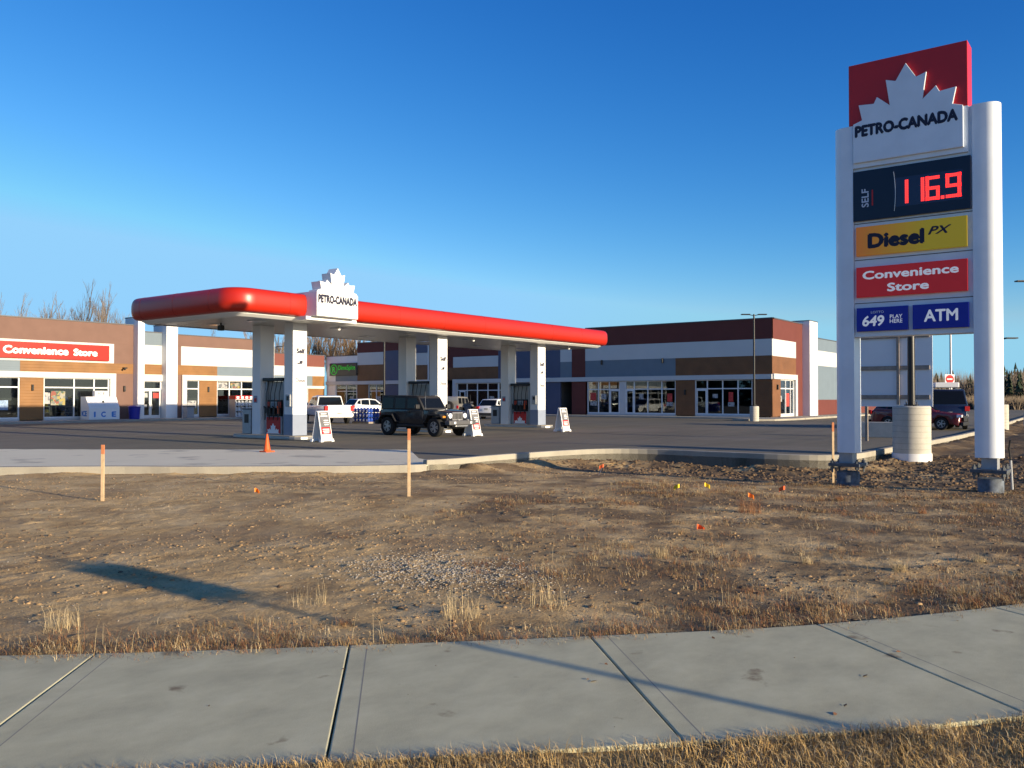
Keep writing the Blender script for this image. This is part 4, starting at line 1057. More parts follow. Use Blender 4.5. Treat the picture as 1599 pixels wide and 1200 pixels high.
for a in ((397, 768, ORANGEF, "orange marker flag lying low in the bare dirt near the first stake", .04, -.9), (934, 736, ORANGE, "slanting red-orange marker flag on the dirt bank by the kerb", .16, 2.6, .1), (1058, 766, YELLOWF, "left yellow marker flag of the pair in the dirt", .1, 2.3, .03),
          (1100, 764, YELLOWF, "right yellow marker flag of the pair in the dirt", .1, -.7), (1168, 777, ORANGEF, "amber marker flag just above the rust coloured weed", .05, -.8), (1226, 771, ORANGE, "upright orange marker flag between the weed and the price sign", .12, 2.2),
          (1545, 762, ORANGE, "orange marker flag at the foot of the price sign's right leg", .02, -.8), (1088, 824, ORANGE, "small red-orange scrap of flag in the rough grass", .0, -.9)): flag(*a)

# temporary sign seen from behind, lamp post on concrete base
bd = atD(1389, 600, 33.5)
bs = thing("hoarding_board", "large white site board with timber battens seen from behind under the price sign", "board", (bd.x, bd.y, 0))
A_ = Vector((-.03, -1, 0)); A_.normalize(); N_ = Vector((-A_.y, A_.x, 0))
if N_.dot(bd) > 0: N_ = -N_
cz = 3.2
pc = Vector((bd.x, bd.y, 0))
MB().obox(pc + Vector((0, 0, cz)), A_ * 1.55, N_ * .015, Vector((0, 0, 1.83))).build("plywood_sheet", WHITE, bs)
for z in (1.74, 2.87, 4.1):
    MB().obox(pc + Vector((0, 0, z)) + N_ * .045, A_ * 1.45, N_ * .028, Vector((0, 0, .08))).build("batten", LUMBERG, bs)
for s in (-.9, 1.0):
    MB().obox(pc + Vector((0, 0, 2.2)) - N_ * .10 + A_ * s, A_ * .05, N_ * .05, Vector((0, 0, 2.5))).build("board_post", LUMBERG, bs)
MB().obox(pc + A_ * .34 + Vector((0, 0, 3.15)) + N_ * .105, A_ * .05, N_ * .03, Vector((0, 0, 1.7))).build("upright", LUMBERG, bs)

def lamp_post(loc, label, h=8.0, base=True, ang=0.0, pole=.065, grp="parking lot lamps", brad=.33, bh=1.0, m=BLACK, double=True):
    t = thing("lot_lamp", label, "street lamp", tuple(loc), ang, grp); x, y, z = loc; M0 = MW[t.name]
    if base:
        b = MB(); b.lathe((x, y, -.4), [(brad, 0), (brad, .42 + bh), (brad - .03, .45 + bh)], 28)
        bo = b.build("concrete_base", CONCF, t, smooth=True)
        k = MB()
        for zz in np.arange(.2, bh, .17): k.lathe((x, y, zz), [(brad + .004, 0), (brad + .004, .008)], 28)
        k.build("form_ring", mat("form_line", (.27, .25, .21), .9), bo)
        b = MB()
        for i in range(4):
            a = math.pi / 4 + i * math.pi / 2; b.tube([(x + .17 * math.cos(a), y + .17 * math.sin(a), bh), (x + .17 * math.cos(a), y + .17 * math.sin(a), bh + .18)], .015, 6)
        b.box(x - .17, x + .17, y - .17, y + .17, bh + .06, bh + .09); b.build("base_bolts", BLACK, bo)
    z0 = bh + .05 if base else 0
    MB().tube([(x, y, z0), (x, y, h)], [pole, pole * .8], 10).build("pole", m, t, smooth=True)
    for s in ((-1, 1) if double else (1,)):
        mm = MB(); p0 = M0 @ Vector((s * .05, 0, h - .1)); p1 = M0 @ Vector((s * .35, 0, h - .04))
        mm.tube([p0, p1], .03, 6); e = M0.to_3x3() @ Vector((s * .32, 0, 0)); f = M0.to_3x3() @ Vector((0, .15, 0))
        mm.obox(M0 @ Vector((s * .62, 0, h - .02)), e, f, Vector((0, 0, .035))); mm.build("lamp_head", m, t, .01)
    return t
lamp_post(at(1178, 658), "black double headed lamp on a concrete base before the sunlit end wall", 7.9, True, R(-53), .075, bh=1.05)
lp_ = at(1424, 712); lamp_post((lp_.x, lp_.y, 0), "black lamp pole on a ringed concrete base directly behind the price sign", 7.4, True, R(-53), .11, brad=.52, bh=1.42)
MB().lathe((lp_.x, lp_.y, -.4), [(.545, 0), (.545, .48)], 28).build("base_collar", WHITE, [o for o in COL.objects if o.name.startswith("lot_lamp")][1], smooth=True)
lamp_post(atD(427, 622, 88) * Vector((1, 1, 0)) if False else (atD(427, 622, 88).x, atD(427, 622, 88).y, 0), "thin black lamp seen between the first pair of canopy columns", 7.0, False, R(-53), .08)
lamp_post((atD(600, 622, 70).x, atD(600, 622, 70).y, 0), "dark lamp pole standing before the slate band left of the middle columns", 8.0, False, R(-53), .09)
lamp_post((atD(1562, 622, 47).x, atD(1562, 622, 47).y, 0), "lamp on pale concrete base hidden behind the price sign's right leg", 5.0, True, R(-53), .05, bh=1.3, brad=.4)
lamp_post((atD(1616, 622, 45).x, atD(1616, 622, 45).y, 0), "lamp at the right edge with only its dark head in view", 7.85, False, R(-53), .07)
lamp_post((atD(1485, 622, 110).x, atD(1485, 622, 110).y, -.1), "slim grey pole rising behind the dark pickup", 10.5, False, R(-53), .16, m=GALV)

# no-entry sign
ne = atD(1483, 593, 62); t = thing("no_entry_sign", "round red no entry sign with white bar behind the dark pickup", "sign", (ne.x, ne.y, 0))
fw_ = Vector((-FW.x, -FW.y, 0)).normalized(); rt_ = Vector((fw_.y, -fw_.x, 0)) * -1
m = MB(); m.obox((ne.x, ne.y, ne.z - .05), rt_ * .34, fw_ * .008, Vector((0, 0, .42))); m.build("sign_plate", WHITEL, t)
def disc(c, r, th, dz=0):
    m = MB(); n = 28; m.add([Vector(c) + rt_ * (r * math.cos(2 * math.pi * k / n)) + Vector((0, 0, r * math.sin(2 * math.pi * k / n))) + fw_ * o for o in (.009, th) for k in range(n)], [tuple(range(n)), tuple(range(n, 2 * n))] + [(k, (k + 1) % n, n + (k + 1) % n, n + k) for k in range(n)]); return m
disc((ne.x, ne.y, ne.z + .03), .3, .013).build("red_disc", SIGNRED, t)
m = MB(); m.obox(Vector((ne.x, ne.y, ne.z + .03)) + fw_ * .015, rt_ * .2, fw_ * .002, Vector((0, 0, .045))); m.build("white_bar", WHITEL, t)
m = MB(); m.obox(Vector((ne.x, ne.y, ne.z / 2 - .1)) - fw_ * .04, rt_ * .03, fw_ * .03, Vector((0, 0, ne.z / 2 + .3))); m.build("sign_post", GALV, t)
# precast concrete block
cbp = at(1405, 684); t = MB()
t.prism([(-.3, 0), (.3, 0), (.22, .66), (-.22, .66)], lambda a, z: (cbp.x + a, cbp.y - 1.1, z), lambda a, z: (cbp.x + a, cbp.y + 2.3, z))
tag(t.build("concrete_barrier", CONCF, None, .02), "long grey precast concrete barrier in front of the maroon car", "barrier")
cb2 = atD(1605, 640, 52); t = MB(); t.prism([(-.35, 0), (.35, 0), (.3, .8), (-.3, .8)], lambda a, z: (cb2.x + a, cb2.y - 1.5, z), lambda a, z: (cb2.x + a, cb2.y + .2, z))
tag(t.build("concrete_barrier", CONCF, None, .02), "short grey concrete block at the photo's right edge", "barrier")
# conduit
cp0 = at(1581, 757, -.1); t = thing("conduit_pipe", "bent black and grey conduit sticking from the soil right of the price sign", "pipe", tuple(cp0))
MB().tube([cp0 + Vector((0, 0, -.2)), cp0 + Vector((.0, .03, .5))], .025, 8).build("sleeve", GALV, t, smooth=True)
MB().tube([cp0 + Vector((0, .03, .501)), cp0 + Vector((.01, .06, .75)), cp0 + Vector((-.02, .03, .93))], .018, 8).build("cable", BLACK, t, smooth=True)

# things by the store front
ic = thing("ice_chest", "white slant front ice chest with blue ICE letters before the store window", "ice chest", (32.0, 60.9, .14))
ix0, ix1 = 30.75, 33.0
m = MB(); prf = [(60.35, .16), (61.5, .16), (61.5, 1.78), (60.75, 1.78), (60.35, 1.45)]
m.prism([(60.3, .16), (61.5, .16), (61.5, 1.8), (60.78, 1.8), (60.3, 1.0)], lambda y, z: (ix0, y, z), lambda y, z: (ix1, y, z)); m.build("chest_body", WHITE, ic, .02)
sl = Vector((0, .48, .8)).normalized(); 
for a, b in ((ix0 + .2, 31.8), (31.92, ix1 - .16)):
    cc = Vector(((a + b) / 2, 60.54, 1.4)); m = MB(); m.obox(cc + Vector((0, -.86, .51)) * .02, Vector(((b - a) / 2, 0, 0)), sl * .34, Vector((0, -.86, .51)) * .02); m.build("chest_door", WHITE, ic, .008)
m = MB(); m.obox(Vector((31.86, 60.52, 1.42)) + Vector((0, -.86, .51)) * .05, Vector((.05, 0, 0)), sl * .06, Vector((0, -.86, .51)) * .04); m.build("latch", BLACK, ic)
MB().box(31.45, 32.4, 60.85, 61.2, 1.81, 2.22).build("chest_header", WHITE, ic, .015)
text("header_lettering", "ICE", INK, ic, (31.7, 60.849, 1.93), (1, 0, 0), (0, 0, 1), .5, .2, .01, .01)
for ch, x in (("I", 31.1), ("C", 31.62), ("E", 32.4)): text("chest_lettering", ch, ICEBLUE, ic, (x, 60.299, .34), (1, 0, 0), (0, 0, 1), .13 if ch == "I" else .34, .40, .01, .05)
text("side_lettering", "ICE", ICEBLUE, ic, (ix0 - .001, 61.3, .4), (0, -1, 0), (0, 0, 1), .7, .4, .01, .04)
bb = thing("recycling_bin", "round blue plastic bin with lid beside the store entrance pier", "bin", (34.35, 60.7, .14))
MB().lathe((34.35, 60.7, .15), [(.36, 0), (.42, .85), (.44, .87)], 24).build("bin_body", BINBLUE, bb, smooth=True)
MB().lathe((34.35, 60.7, 1.025), [(.46, 0), (.44, .06), (.3, .12), (.05, .14)], 24).build("bin_lid", BINBLUE, bb, smooth=True)
gb_ = thing("litter_bin", "grey square litter bin between the entrance pier and store window", "bin", (38.75, 60.6, .14))
MB().box(38.45, 39.05, 60.3, 60.9, .15, 1.0).build("bin_body", mat("stone_bin", (.3, .3, .31), .8, .2, 20), gb_, .02); MB().box(38.42, 39.08, 60.27, 60.93, 1.003, 1.1).build("bin_lid", CAP, gb_, .02)
pr = thing("propane_cage", "wire cage of propane cylinders with red and white header before the store window", "cage", (44, 60.7, .14))
m = MB()
for x in (42.9, 44.0, 45.1):
    for y in (60.4, 61.2): m.box(x - .03, x + .03, y - .03, y + .03, .15, 1.6)
for z in (.2, .65, 1.1, 1.58): m.box(42.87, 45.13, 60.37, 61.23, z - .02, z + .02)
m.build("cage_frame", FRAME, pr)
MB().box(42.86, 42.9, 60.36, 61.24, .16, 1.6).build("cage_side", GALV, pr)
MB().box(42.85, 45.15, 60.33, 61.25, 1.605, 1.9).build("cage_header", SIGNRED, pr, .01)
m = MB()
for i in range(5): m.box(42.95 + i * .43, 43.2 + i * .43, 60.32, 60.331, 1.66, 1.84)
m.build("header_marks", WHITEL, pr)
for z in (.225, .675, 1.125):
    for i in range(6):
        x = 43.12 + i * .35; m = MB(); m.lathe((x, 60.75, z), [(.1, 0), (.145, .04), (.145, .26), (.1, .31), (.06, .33), (.06, .36)], 12); m.build("gas_cylinder", mat("cylinder_white", (.6, .62, .66), .4, .1), pr, smooth=True)
bl0 = at(556, 656)
jd = thing("jug_display", "stacked blue and white jug display standing behind the dark jeep", "display", (bl0.x, bl0.y, 0))
bx, by = atD(572, 650, 58).x, atD(572, 650, 58).y
MB().box(bx - .55, bx + .55, by - .8, by + .8, 0.0, .12).build("pallet", LUMBERG, jd)
m = MB()
for k in range(3):
    for i in range(5):
        for j in range(4):
            x, y, z = bx - .42 + j * .28, by - .64 + i * .32, .125 + k * .31
            m.lathe((x, y, z), [(.12, 0), (.13, .02), (.13, .2), (.04, .27), (.04, .3)], 8)
m.build("jugs", mat("jug_blue", (.02, .07, .36), .25), jd, smooth=True)
m = MB()
for k in range(3):
    for i in range(5):
        for x in (bx - .56,): m.box(x, x + .004, by - .71 + i * .32, by - .57 + i * .32, .16 + k * .31, .30 + k * .31)
m.build("labels", WHITEL, jd)

# ------------------------------------------------------------------ vehicles (x forward, y left)
def wheel(root, P, x, y, r, wd, rimm=RIM, tyre=RUBBER, spokes=5, star=False):
    s = 1 if y > 0 else -1
    wp = bpy.data.objects.new("wheel", None); COL.objects.link(wp); wp.parent = root; MW[wp.name] = MW[root.name]
    Q = P(x, y, r); R3 = MW[root.name].to_3x3()
    def L(prof, n=28, caps=True):
        m = MB(); t = MB(); t.lathe((0, 0, 0), prof, n, 'y', caps); m.add([Q + R3 @ Vector(v) for v in t.v], t.f); return m
    h = wd / 2
    L([(r * .6, -h * .9), (r * .9, -h), (r, -h * .75), (r, h * .75), (r * .9, h), (r * .6, h * .9), (r * .6, -h * .9)], 28, False).build("tyre", tyre, wp, smooth=True)
    L([(r * .598, -h * .5), (r * .598, h * .5)]).build("rim_well", RIMDARK, wp)
    m = MB()
    for k in range(spokes):
        a = 2 * math.pi * k / spokes
        for da in ((-.22, .22) if star else (0,)):
            d = Vector((math.cos(a + da), 0, math.sin(a + da))); e = Vector((-d.z, 0, d.x))
            c0 = d * r * .34 + Vector((0, s * h * .62, 0)); m.obox(Q + R3 @ c0, R3 @ (d * r * .25), R3 @ (e * r * (.05 if star else .075)), R3 @ Vector((0, .02, 0)))
    t = MB(); t.lathe((0, 0, 0), [(r * .13, s * h * .4), (r * .13, s * h * .75)], 12, 'y'); m.add([Q + R3 @ Vector(v) for v in t.v], t.f)
    t = MB(); n = 28
    vs = []; fs = []
    for k in range(n):
        for rr, yy in ((r * .6, s * h * .55), (r * .6, s * h * .8), (r * .545, s * h * .8), (r * .545, s * h * .55)):
            a = 2 * math.pi * k / n; vs.append(Q + R3 @ Vector((rr * math.cos(a), yy, rr * math.sin(a))))
    for k in range(n):
        for j in range(4): fs.append((k * 4 + j, k * 4 + (j + 1) % 4, ((k + 1) % n) * 4 + (j + 1) % 4, ((k + 1) % n) * 4 + j))
    m.add(vs, fs); m.build("rim", rimm, wp)
def arch(poly_x, z, r, n=9): return [(poly_x + r * math.cos(a), z + r * math.sin(a)) for a in np.linspace(math.pi, 0, n)]
def car(name, label, cat, loc, rotz, sp, paint, group=None):
    t = thing(name, label, cat, tuple(loc), rotz, group); M0 = MW[t.name]
    def P(x, y, z): return M0 @ Vector((x, y, z))
    W = sp['W'] / 2; r = sp['r']; xf, xr = sp['axle']; zb = sp['sill']
    up = sp['body']                              # front-bottom ... over the top ... rear-bottom
    low = [(up[-1][0], zb)] + [q for q in arch(xr, r, r * 1.14) if q[1] > zb] + [q for q in arch(xf, r, r * 1.14) if q[1] > zb] + [(up[0][0], zb)]
    poly = up + low
    # body in three slabs across so the flanks bow out a little
    m = MB(); n = len(poly); ys = [-W, -W + .1, W - .1, W]; sh = [.975, 1, 1, .975]
    vs = []
    for y, k in zip(ys, sh):
        for x, z in poly:
            yy = y * (1 if z < sp['belt'] - .25 else .97) ; nose = 1 - .10 * max(0, (abs(x) - sp['L'] / 2 + .5) / .5) if abs(y) == W else 1 - .05 * max(0, (abs(x) - sp['L'] / 2 + .5) / .5)
            vs.append(P(x * k if abs(x) > sp['L'] / 2 - .4 else x, yy * nose, z if abs(y) < W or z < sp['belt'] - .1 else z - .04))
    fs = [tuple(range(n))[::-1], tuple(range(3 * n, 4 * n))]
    for j in range(3):
        for i in range(n): fs.append((j * n + i, j * n + (i + 1) % n, (j + 1) * n + (i + 1) % n, (j + 1) * n + i))
    m.add(vs, fs)
    m.build("body", paint, t, .02, True)
    cab = sp['cabin']; zc = cab[0][1]; zt = max(z for x, z in cab)
    def hw(z): return W - .06 - (z - zc) / (zt - zc) * sp.get('tumble', .16)
    m = MB(); m.prism(cab, lambda x, z: P(x, -hw(z), z), lambda x, z: P(x, hw(z), z)); m.build("cabin", paint, t, .04, True)
    for wpoly in sp['wins']:
        for s in (-1, 1):
            m = MB(); m.prism(wpoly, lambda x, z: P(x, s * (hw(z) - .02), z), lambda x, z: P(x, s * (hw(z) + .006), z)); m.build("side_window", CARGLASS, t)
    for nm, (i, j) in (("windshield", sp['ws']), ("rear_window", sp['rw'])):
        a, b = Vector((cab[i][0], 0, cab[i][1])), Vector((cab[j][0], 0, cab[j][1])); e = b - a; nn = Vector((e.z, 0, -e.x)).normalized()
        if nn.x * (1 if nm == "windshield" else -1) < 0: nn = -nn
        p, q = a + e * .1, a + e * .9; m = MB(); V = []
        for o in (-.02, .008):
            for c_, s in ((p, 1), (p, -1), (q, -1), (q, 1)): V.append(P(c_.x + nn.x * o, s * (hw(c_.z) - .08), c_.z + nn.z * o))
        m.add(V, [(0, 1, 2, 3), (7, 6, 5, 4), (0, 4, 5, 1), (1, 5, 6, 2), (2, 6, 7, 3), (3, 7, 4, 0)]); m.build(nm, CARGLASS, t)
    for x in (xf, xr):
        for s in (-1, 1): wheel(t, P, x, s * (W - .13), r, .22, sp.get('rim', RIM))
    def bx(nm, mt, x0, x1, y0, y1, z0, z1, bv=.015):
        m = MB(); m.obox(P((x0 + x1) / 2, (y0 + y1) / 2, (z0 + z1) / 2), M0.to_3x3() @ Vector(((x1 - x0) / 2, 0, 0)), M0.to_3x3() @ Vector((0, (y1 - y0) / 2, 0)), Vector((0, 0, (z1 - z0) / 2))); m.build(nm, mt, t, bv)
    fx, rx = sp['L'] / 2, -sp['L'] / 2
    for s in (-1, 1):
        bx("headlight", LAMPW, fx - .28, fx - .03, s * (W - .2) - .17, s * (W - .2) + .17, sp['hl'], sp['hl'] + .14)
        bx("taillight", LAMPR, rx - .01, rx + .2, s * (W - .13) - .11, s * (W - .13) + .125, sp['tl'], sp['tl'] + sp.get('tlh', .22))
        bx("mirror", sp.get('mir', paint), sp['mx'] - .08, sp['mx'] + .08, s * (W + .1) - .1, s * (W + .1) + .1, sp['belt'] + .02, sp['belt'] + .2)
        for hx in sp['handles']: bx("door_handle", sp.get('hm', paint), hx - .1, hx + .1, s * (W + .005) - .02, s * (W + .005) + .02, sp['belt'] - .14, sp['belt'] - .1, .005)
    bx("grille", PLASTIC, fx - .06, fx + .012, -W * .5, W * .5, sp['hl'] - .22, sp['hl'] + .08)
    bx("front_bumper", sp.get('bm', PLASTIC), fx - .1, fx + .05, -W * .9, W * .9, zb, zb + .2, .03)
    bx("rear_bumper", sp.get('bm', PLASTIC), rx - .07, rx + .1, -W * .92, W * .92, zb + .05, zb + .28, .03)
    bx("number_plate", PAPER, rx - .078, rx - .068, -.16, .16, sp.get('np', zb + .1), sp.get('np', zb + .1) + .16, .002)
    return t
SUV = dict(L=4.5, W=1.84, r=.34, axle=(1.35, -1.3), sill=.24, belt=1.0, body=[(2.22, .3), (2.25, .7), (2.15, .88), (1.15, 1.0), (-2.1, 1.06), (-2.22, .9), (-2.25, .35)], cabin=[(1.15, .97), (.35, 1.58), (-.5, 1.66), (-1.6, 1.6), (-2.12, 1.03)],
           wins=[[(.8, 1.06), (.28, 1.5), (-.38, 1.56), (-.38, 1.06)], [(-.46, 1.06), (-.46, 1.56), (-1.3, 1.53), (-1.35, 1.1)], [(-1.42, 1.12), (-1.38, 1.52), (-1.62, 1.48), (-1.85, 1.2)]], ws=(0, 1), rw=(3, 4), hl=.68, tl=.82, mx=.75, handles=(-.2, -1.15), np=.75)
SEDAN = dict(SUV, L=4.7, belt=.95, body=[(2.32, .3), (2.35, .62), (2.2, .78), (1.2, .93), (-1.6, .98), (-2.3, .95), (-2.35, .4)], cabin=[(1.25, .92), (.35, 1.38), (-.4, 1.45), (-1.2, 1.38), (-2.0, .97)],
             wins=[[(.8, 1.0), (.25, 1.32), (-.35, 1.37), (-.35, 1.0)], [(-.43, 1.0), (-.43, 1.37), (-1.15, 1.32), (-1.45, 1.04)]], axle=(1.4, -1.4), hl=.58, tl=.72)
PICK = dict(L=5.8, W=2.0, r=.4, axle=(1.85, -1.75), sill=.42, belt=1.2, body=[(2.85, .5), (2.9, .95), (2.8, 1.12), (1.35, 1.2), (-.8, 1.22), (-.82, 1.24), (-2.88, 1.24), (-2.9, .55)], cabin=[(1.4, 1.17), (.55, 1.82), (-.3, 1.88), (-.8, 1.84), (-.95, 1.17)],
            wins=[[(.98, 1.24), (.48, 1.74), (-.0, 1.78), (-.0, 1.24)], [(-.08, 1.24), (-.08, 1.78), (-.68, 1.76), (-.78, 1.24)]], ws=(0, 1), rw=(3, 4), hl=.85, tl=.85, tlh=.34, mx=.9, handles=(.1, -.65), np=.62, bm=STEEL)
CARW = mat("car_white", (.75, .75, .74), .22, .02, coat=.6)
CARM = mat("car_maroon", (.11, .012, .016), .2, .05, coat=.7)
CARB = mat("car_navy", (.012, .016, .035), .2, .05, coat=.7)
ang = R(-91); wq = at(1471, 672); dx_ = Vector((math.cos(ang), math.sin(ang), 0)); dy_ = Vector((-dx_.y, dx_.x, 0)); p = wq - dx_ * 1.38 + dy_ * .8
car("parked_car", "maroon crossover parked behind the concrete barrier, facing right", "car", (p.x, p.y, 0), ang, dict(SUV, L=4.75), CARM)
BIG = dict(SUV, L=5.2, W=2.05, r=.42, axle=(1.6, -1.55), sill=.34, belt=1.25, body=[(2.55, .45), (2.6, .95), (2.5, 1.12), (1.35, 1.25), (-2.45, 1.3), (-2.56, 1.1), (-2.6, .5)], cabin=[(1.35, 1.22), (.6, 2.06), (-.3, 2.2), (-2.1, 2.17), (-2.45, 1.27)],
           wins=[[(1.0, 1.32), (.5, 1.96), (-.2, 2.06), (-.2, 1.32)], [(-.28, 1.32), (-.28, 2.06), (-1.2, 2.05), (-1.25, 1.32)], [(-1.33, 1.34), (-1.3, 2.05), (-1.95, 2.0), (-2.15, 1.42)]], hl=.9, tl=1.0, tlh=.26, mx=.95, handles=(-.1, -1.15), np=.8)
ang = R(16); q = atD(1481, 622, 46.5); dx_ = Vector((math.cos(ang), math.sin(ang), 0)); p = q + dx_ * 2.5
bsuv = car("parked_car", "dark navy SUV with lit tail light and pale roof load right of the site board", "car", (p.x, p.y, 0), ang, BIG, CARB)
M0 = MW[bsuv.name]; m = MB(); m.obox(M0 @ Vector((-1.0, 0, 2.42)), M0.to_3x3() @ Vector((.9, 0, 0)), M0.to_3x3() @ Vector((0, .6, 0)), Vector((0, 0, .14))); m.build("roof_load", WHITE, bsuv, .04)
m = MB()
for yv in (-.65, .65): m.tube([M0 @ Vector((.1, yv, 2.24)), M0 @ Vector((-2.0, yv, 2.22))], .025, 6)
m.build("roof_rack", STEEL, bsuv)
p = atD(515, 650, 57); car("pickup_truck", "white pickup truck seen from behind between the canopy columns", "pickup", (p.x + 1.0, p.y + 1.5, 0), R(66), PICK, CARW)
p = atD(575, 650, 80); car("parked_car", "white crossover parked sunlit by the green lettered shop", "car", (p.x, p.y, 0), R(-8), dict(SUV, L=4.6), CARW)
p = atD(768, 650, 70); car("parked_car", "white hatchback SUV with red tail lights left of the rightmost columns", "car", (p.x + 1.0, p.y, 0), R(10), SUV, CARW)

def jeep(label, loc, rotz, paint, group=None):
    t = thing("offroad_jeep", label, "jeep", tuple(loc), rotz, group); M0 = MW[t.name]; R3 = M0.to_3x3()
    def P(x, y, z): return M0 @ Vector((x, y, z))
    def bx(nm, mt, x0, x1, y0, y1, z0, z1, bv=.012, par=None):
        m = MB(); m.obox(P((x0 + x1) / 2, (y0 + y1) / 2, (z0 + z1) / 2), R3 @ Vector((abs(x1 - x0) / 2, 0, 0)), R3 @ Vector((0, abs(y1 - y0) / 2, 0)), Vector((0, 0, abs(z1 - z0) / 2))); return m.build(nm, mt, par or t, bv)
    r = .42; xf, xr = 1.5, -1.5
    # tub with wheel openings
    poly = [(.72, 1.18), (-2.08, 1.18), (-2.12, 1.1), (-2.12, .68), (-1.98, .6)] + [(xr + .52 * math.cos(a), .46 + .52 * math.sin(a)) for a in np.linspace(math.pi * .92, .1 * math.pi, 8)] + [(-.95, .52), (.72, .52)]
    m = MB(); m.prism(poly, lambda x, z: P(x, -.77, z), lambda x, z: P(x, .77, z)); m.build("body", paint, t, .025, True)
    # hood and front clip, narrowing forward
    def hx(x): return .77 - (x - .72) / 1.35 * .12
    m = MB(); hp = [(.725, .75), (.725, 1.2), (1.3, 1.19), (1.98, 1.11), (2.06, 1.06), (2.06, .7)]
    m.prism(hp, lambda x, z: P(x, -hx(x), z), lambda x, z: P(x, hx(x), z)); m.build("hood", paint, t, .03, True)
    # hardtop
    def hw(z): return .75 - (z - 1.18) * .09
    cabp = [(.72, 1.185), (.34, 1.74), (.2, 1.8), (-1.95, 1.84), (-2.06, 1.78), (-2.1, 1.185)]
    m = MB(); m.prism(cabp, lambda x, z: P(x, -hw(z), z), lambda x, z: P(x, hw(z), z)); m.build("hardtop", PLASTIC if paint is JEEPG else paint, t, .03, True)
    for wp_ in ([(.52, 1.24), (.24, 1.68), (-.33, 1.70), (-.33, 1.24)], [(-.47, 1.24), (-.47, 1.70), (-1.12, 1.71), (-1.12, 1.24)], [(-1.26, 1.24), (-1.26, 1.71), (-1.97, 1.72), (-1.99, 1.24)]):
        for s in (-1, 1): m = MB(); m.prism(wp_, lambda x, z: P(x, s * (hw(z) - .02), z), lambda x, z: P(x, s * (hw(z) + .006), z)); m.build("side_window", CARGLASS, t)
    a, b = Vector((.72, 0, 1.185)), Vector((.34, 0, 1.74)); e = b - a; nn = Vector((e.z, 0, -e.x)).normalized(); m = MB(); V = []
    for o in (-.02, .012):
        for q, s in ((a + e * .12, 1), (a + e * .12, -1), (a + e * .9, -1), (a + e * .9, 1)): V.append(P(q.x + nn.x * o, s * .63, q.z + nn.z * o))
    m.add(V, [(0, 1, 2, 3), (7, 6, 5, 4), (0, 4, 5, 1), (1, 5, 6, 2), (2, 6, 7, 3), (3, 7, 4, 0)]); m.build("windshield", CARGLASS, t)
    for s in (-1, 1):
        # trapezoid fender flares
        m = MB(); fp = [(2.02, .83), (1.88, .99), (1.12, 1.0), (.84, .62), (.90, .60), (1.16, .93), (1.84, .92), (1.97, .80)]
        m.prism(fp, lambda x, z: P(x, s * .66, z), lambda x, z: P(x, s * .93, z)); m.build("fender", PLASTIC, t, .015)
        m = MB(); fp = [(-.9, .62), (-1.18, .99), (-1.84, 1.0), (-2.1, .72), (-2.05, .70), (-1.8, .92), (-1.2, .91), (-.97, .62)]
        m.prism(fp, lambda x, z: P(x, s * .766, z), lambda x, z: P(x, s * .93, z)); m.build("fender", PLASTIC, t, .015)
        for x in (xf, xr): wheel(t, P, x, s * .79, r, .27, RIM, RUBBER, 5, True)
        bx("mirror", PLASTIC, .5, .62, s * .99 - .12, s * .99 + .12, 1.22, 1.42, .03)
        bx("mirror_glass", STEEL, .488, .498, s * .99 - .1, s * .99 + .1, 1.24, 1.4, .002)
        bx("turn_signal", mat("amber_lens", (.7, .25, .03), .2), 1.9, 2.03, s * .8 - .07, s * .8 + .1, .84, .92)
        bx("rock_rail", PLASTIC, -.92, .85, s * .8 - .06, s * .8 + .06, .42, .515, .02)
        bx("taillight", LAMPR, -2.15, -2.08, s * .7 - .08, s * .7 + .08, .85, 1.1)
        for hxx in (-.15, -.95): bx("door_handle", PLASTIC, hxx - .1, hxx + .1, s * .785 - .02, s * .785 + .02, 1.06, 1.1, .006)
        for dx in (-.40, -1.18, .6): bx("door_seam", BLACK, dx - .008, dx + .008, s * .769 - .004, s * .769 + .004, .56, 1.16, 0)
        m = MB(); tt = MB(); tt.lathe((0, 0, 0), [(.115, 0), (.115, .04), (.09, .055)], 18, 'x'); m.add([P(2.062, s * .47, .92) + R3 @ Vector(v) for v in tt.v], tt.f); m.build("headlight", LAMPW, t, smooth=True)
    bx("grille", mat("grille_grey", (.22, .22, .23), .35), 2.062, 2.1, -.33, .33, .72, 1.07)
    for i in range(7): bx("grille_slot", BLACK, 2.101, 2.106, -.265 + i * .0883 - .028, -.265 + i * .0883 + .028, .77, 1.03, 0)
    bx("front_bumper", mat("bumper_grey", (.09, .09, .095), .5), 2.12, 2.42, -.86, .86, .52, .72, .04)
    bx("skid_plate", STEEL, 2.14, 2.36, -.4, .4, .44, .515, .02)
    for s in (-1, 1): bx("fog_lamp", LAMPW, 2.421, 2.435, s * .52 - .06, s * .52 + .06, .57, .67, .01); bx("tow_hook", STEEL, 2.38, 2.47, s * .3 - .03, s * .3 + .03, .722, .77, .01)
    bx("rear_bumper", PLASTIC, -2.38, -2.14, -.86, .86, .5, .7, .03)
    m = MB(); tt = MB(); tt.lathe((0, 0, 0), [(.2, -.13), (.38, -.13), (.41, -.08), (.41, .08), (.38, .13), (.2, .13)], 24, 'x'); m.add([P(-2.28, 0, 1.05) + R3 @ Vector(v) for v in tt.v], tt.f); m.build("spare_wheel", RUBBER, t, smooth=True)
    MB().tube([P(.85, -.74, 1.2), P(.82, -.76, 1.98)], .006, 5).build("antenna", STEEL, t)
    bx("underbody", BLACK, -2.0, 2.0, -.55, .55, .36, .52, .02)
    return t
JEEPG = mat("jeep_granite", (.016, .019, .026), .25, .04, coat=.6)
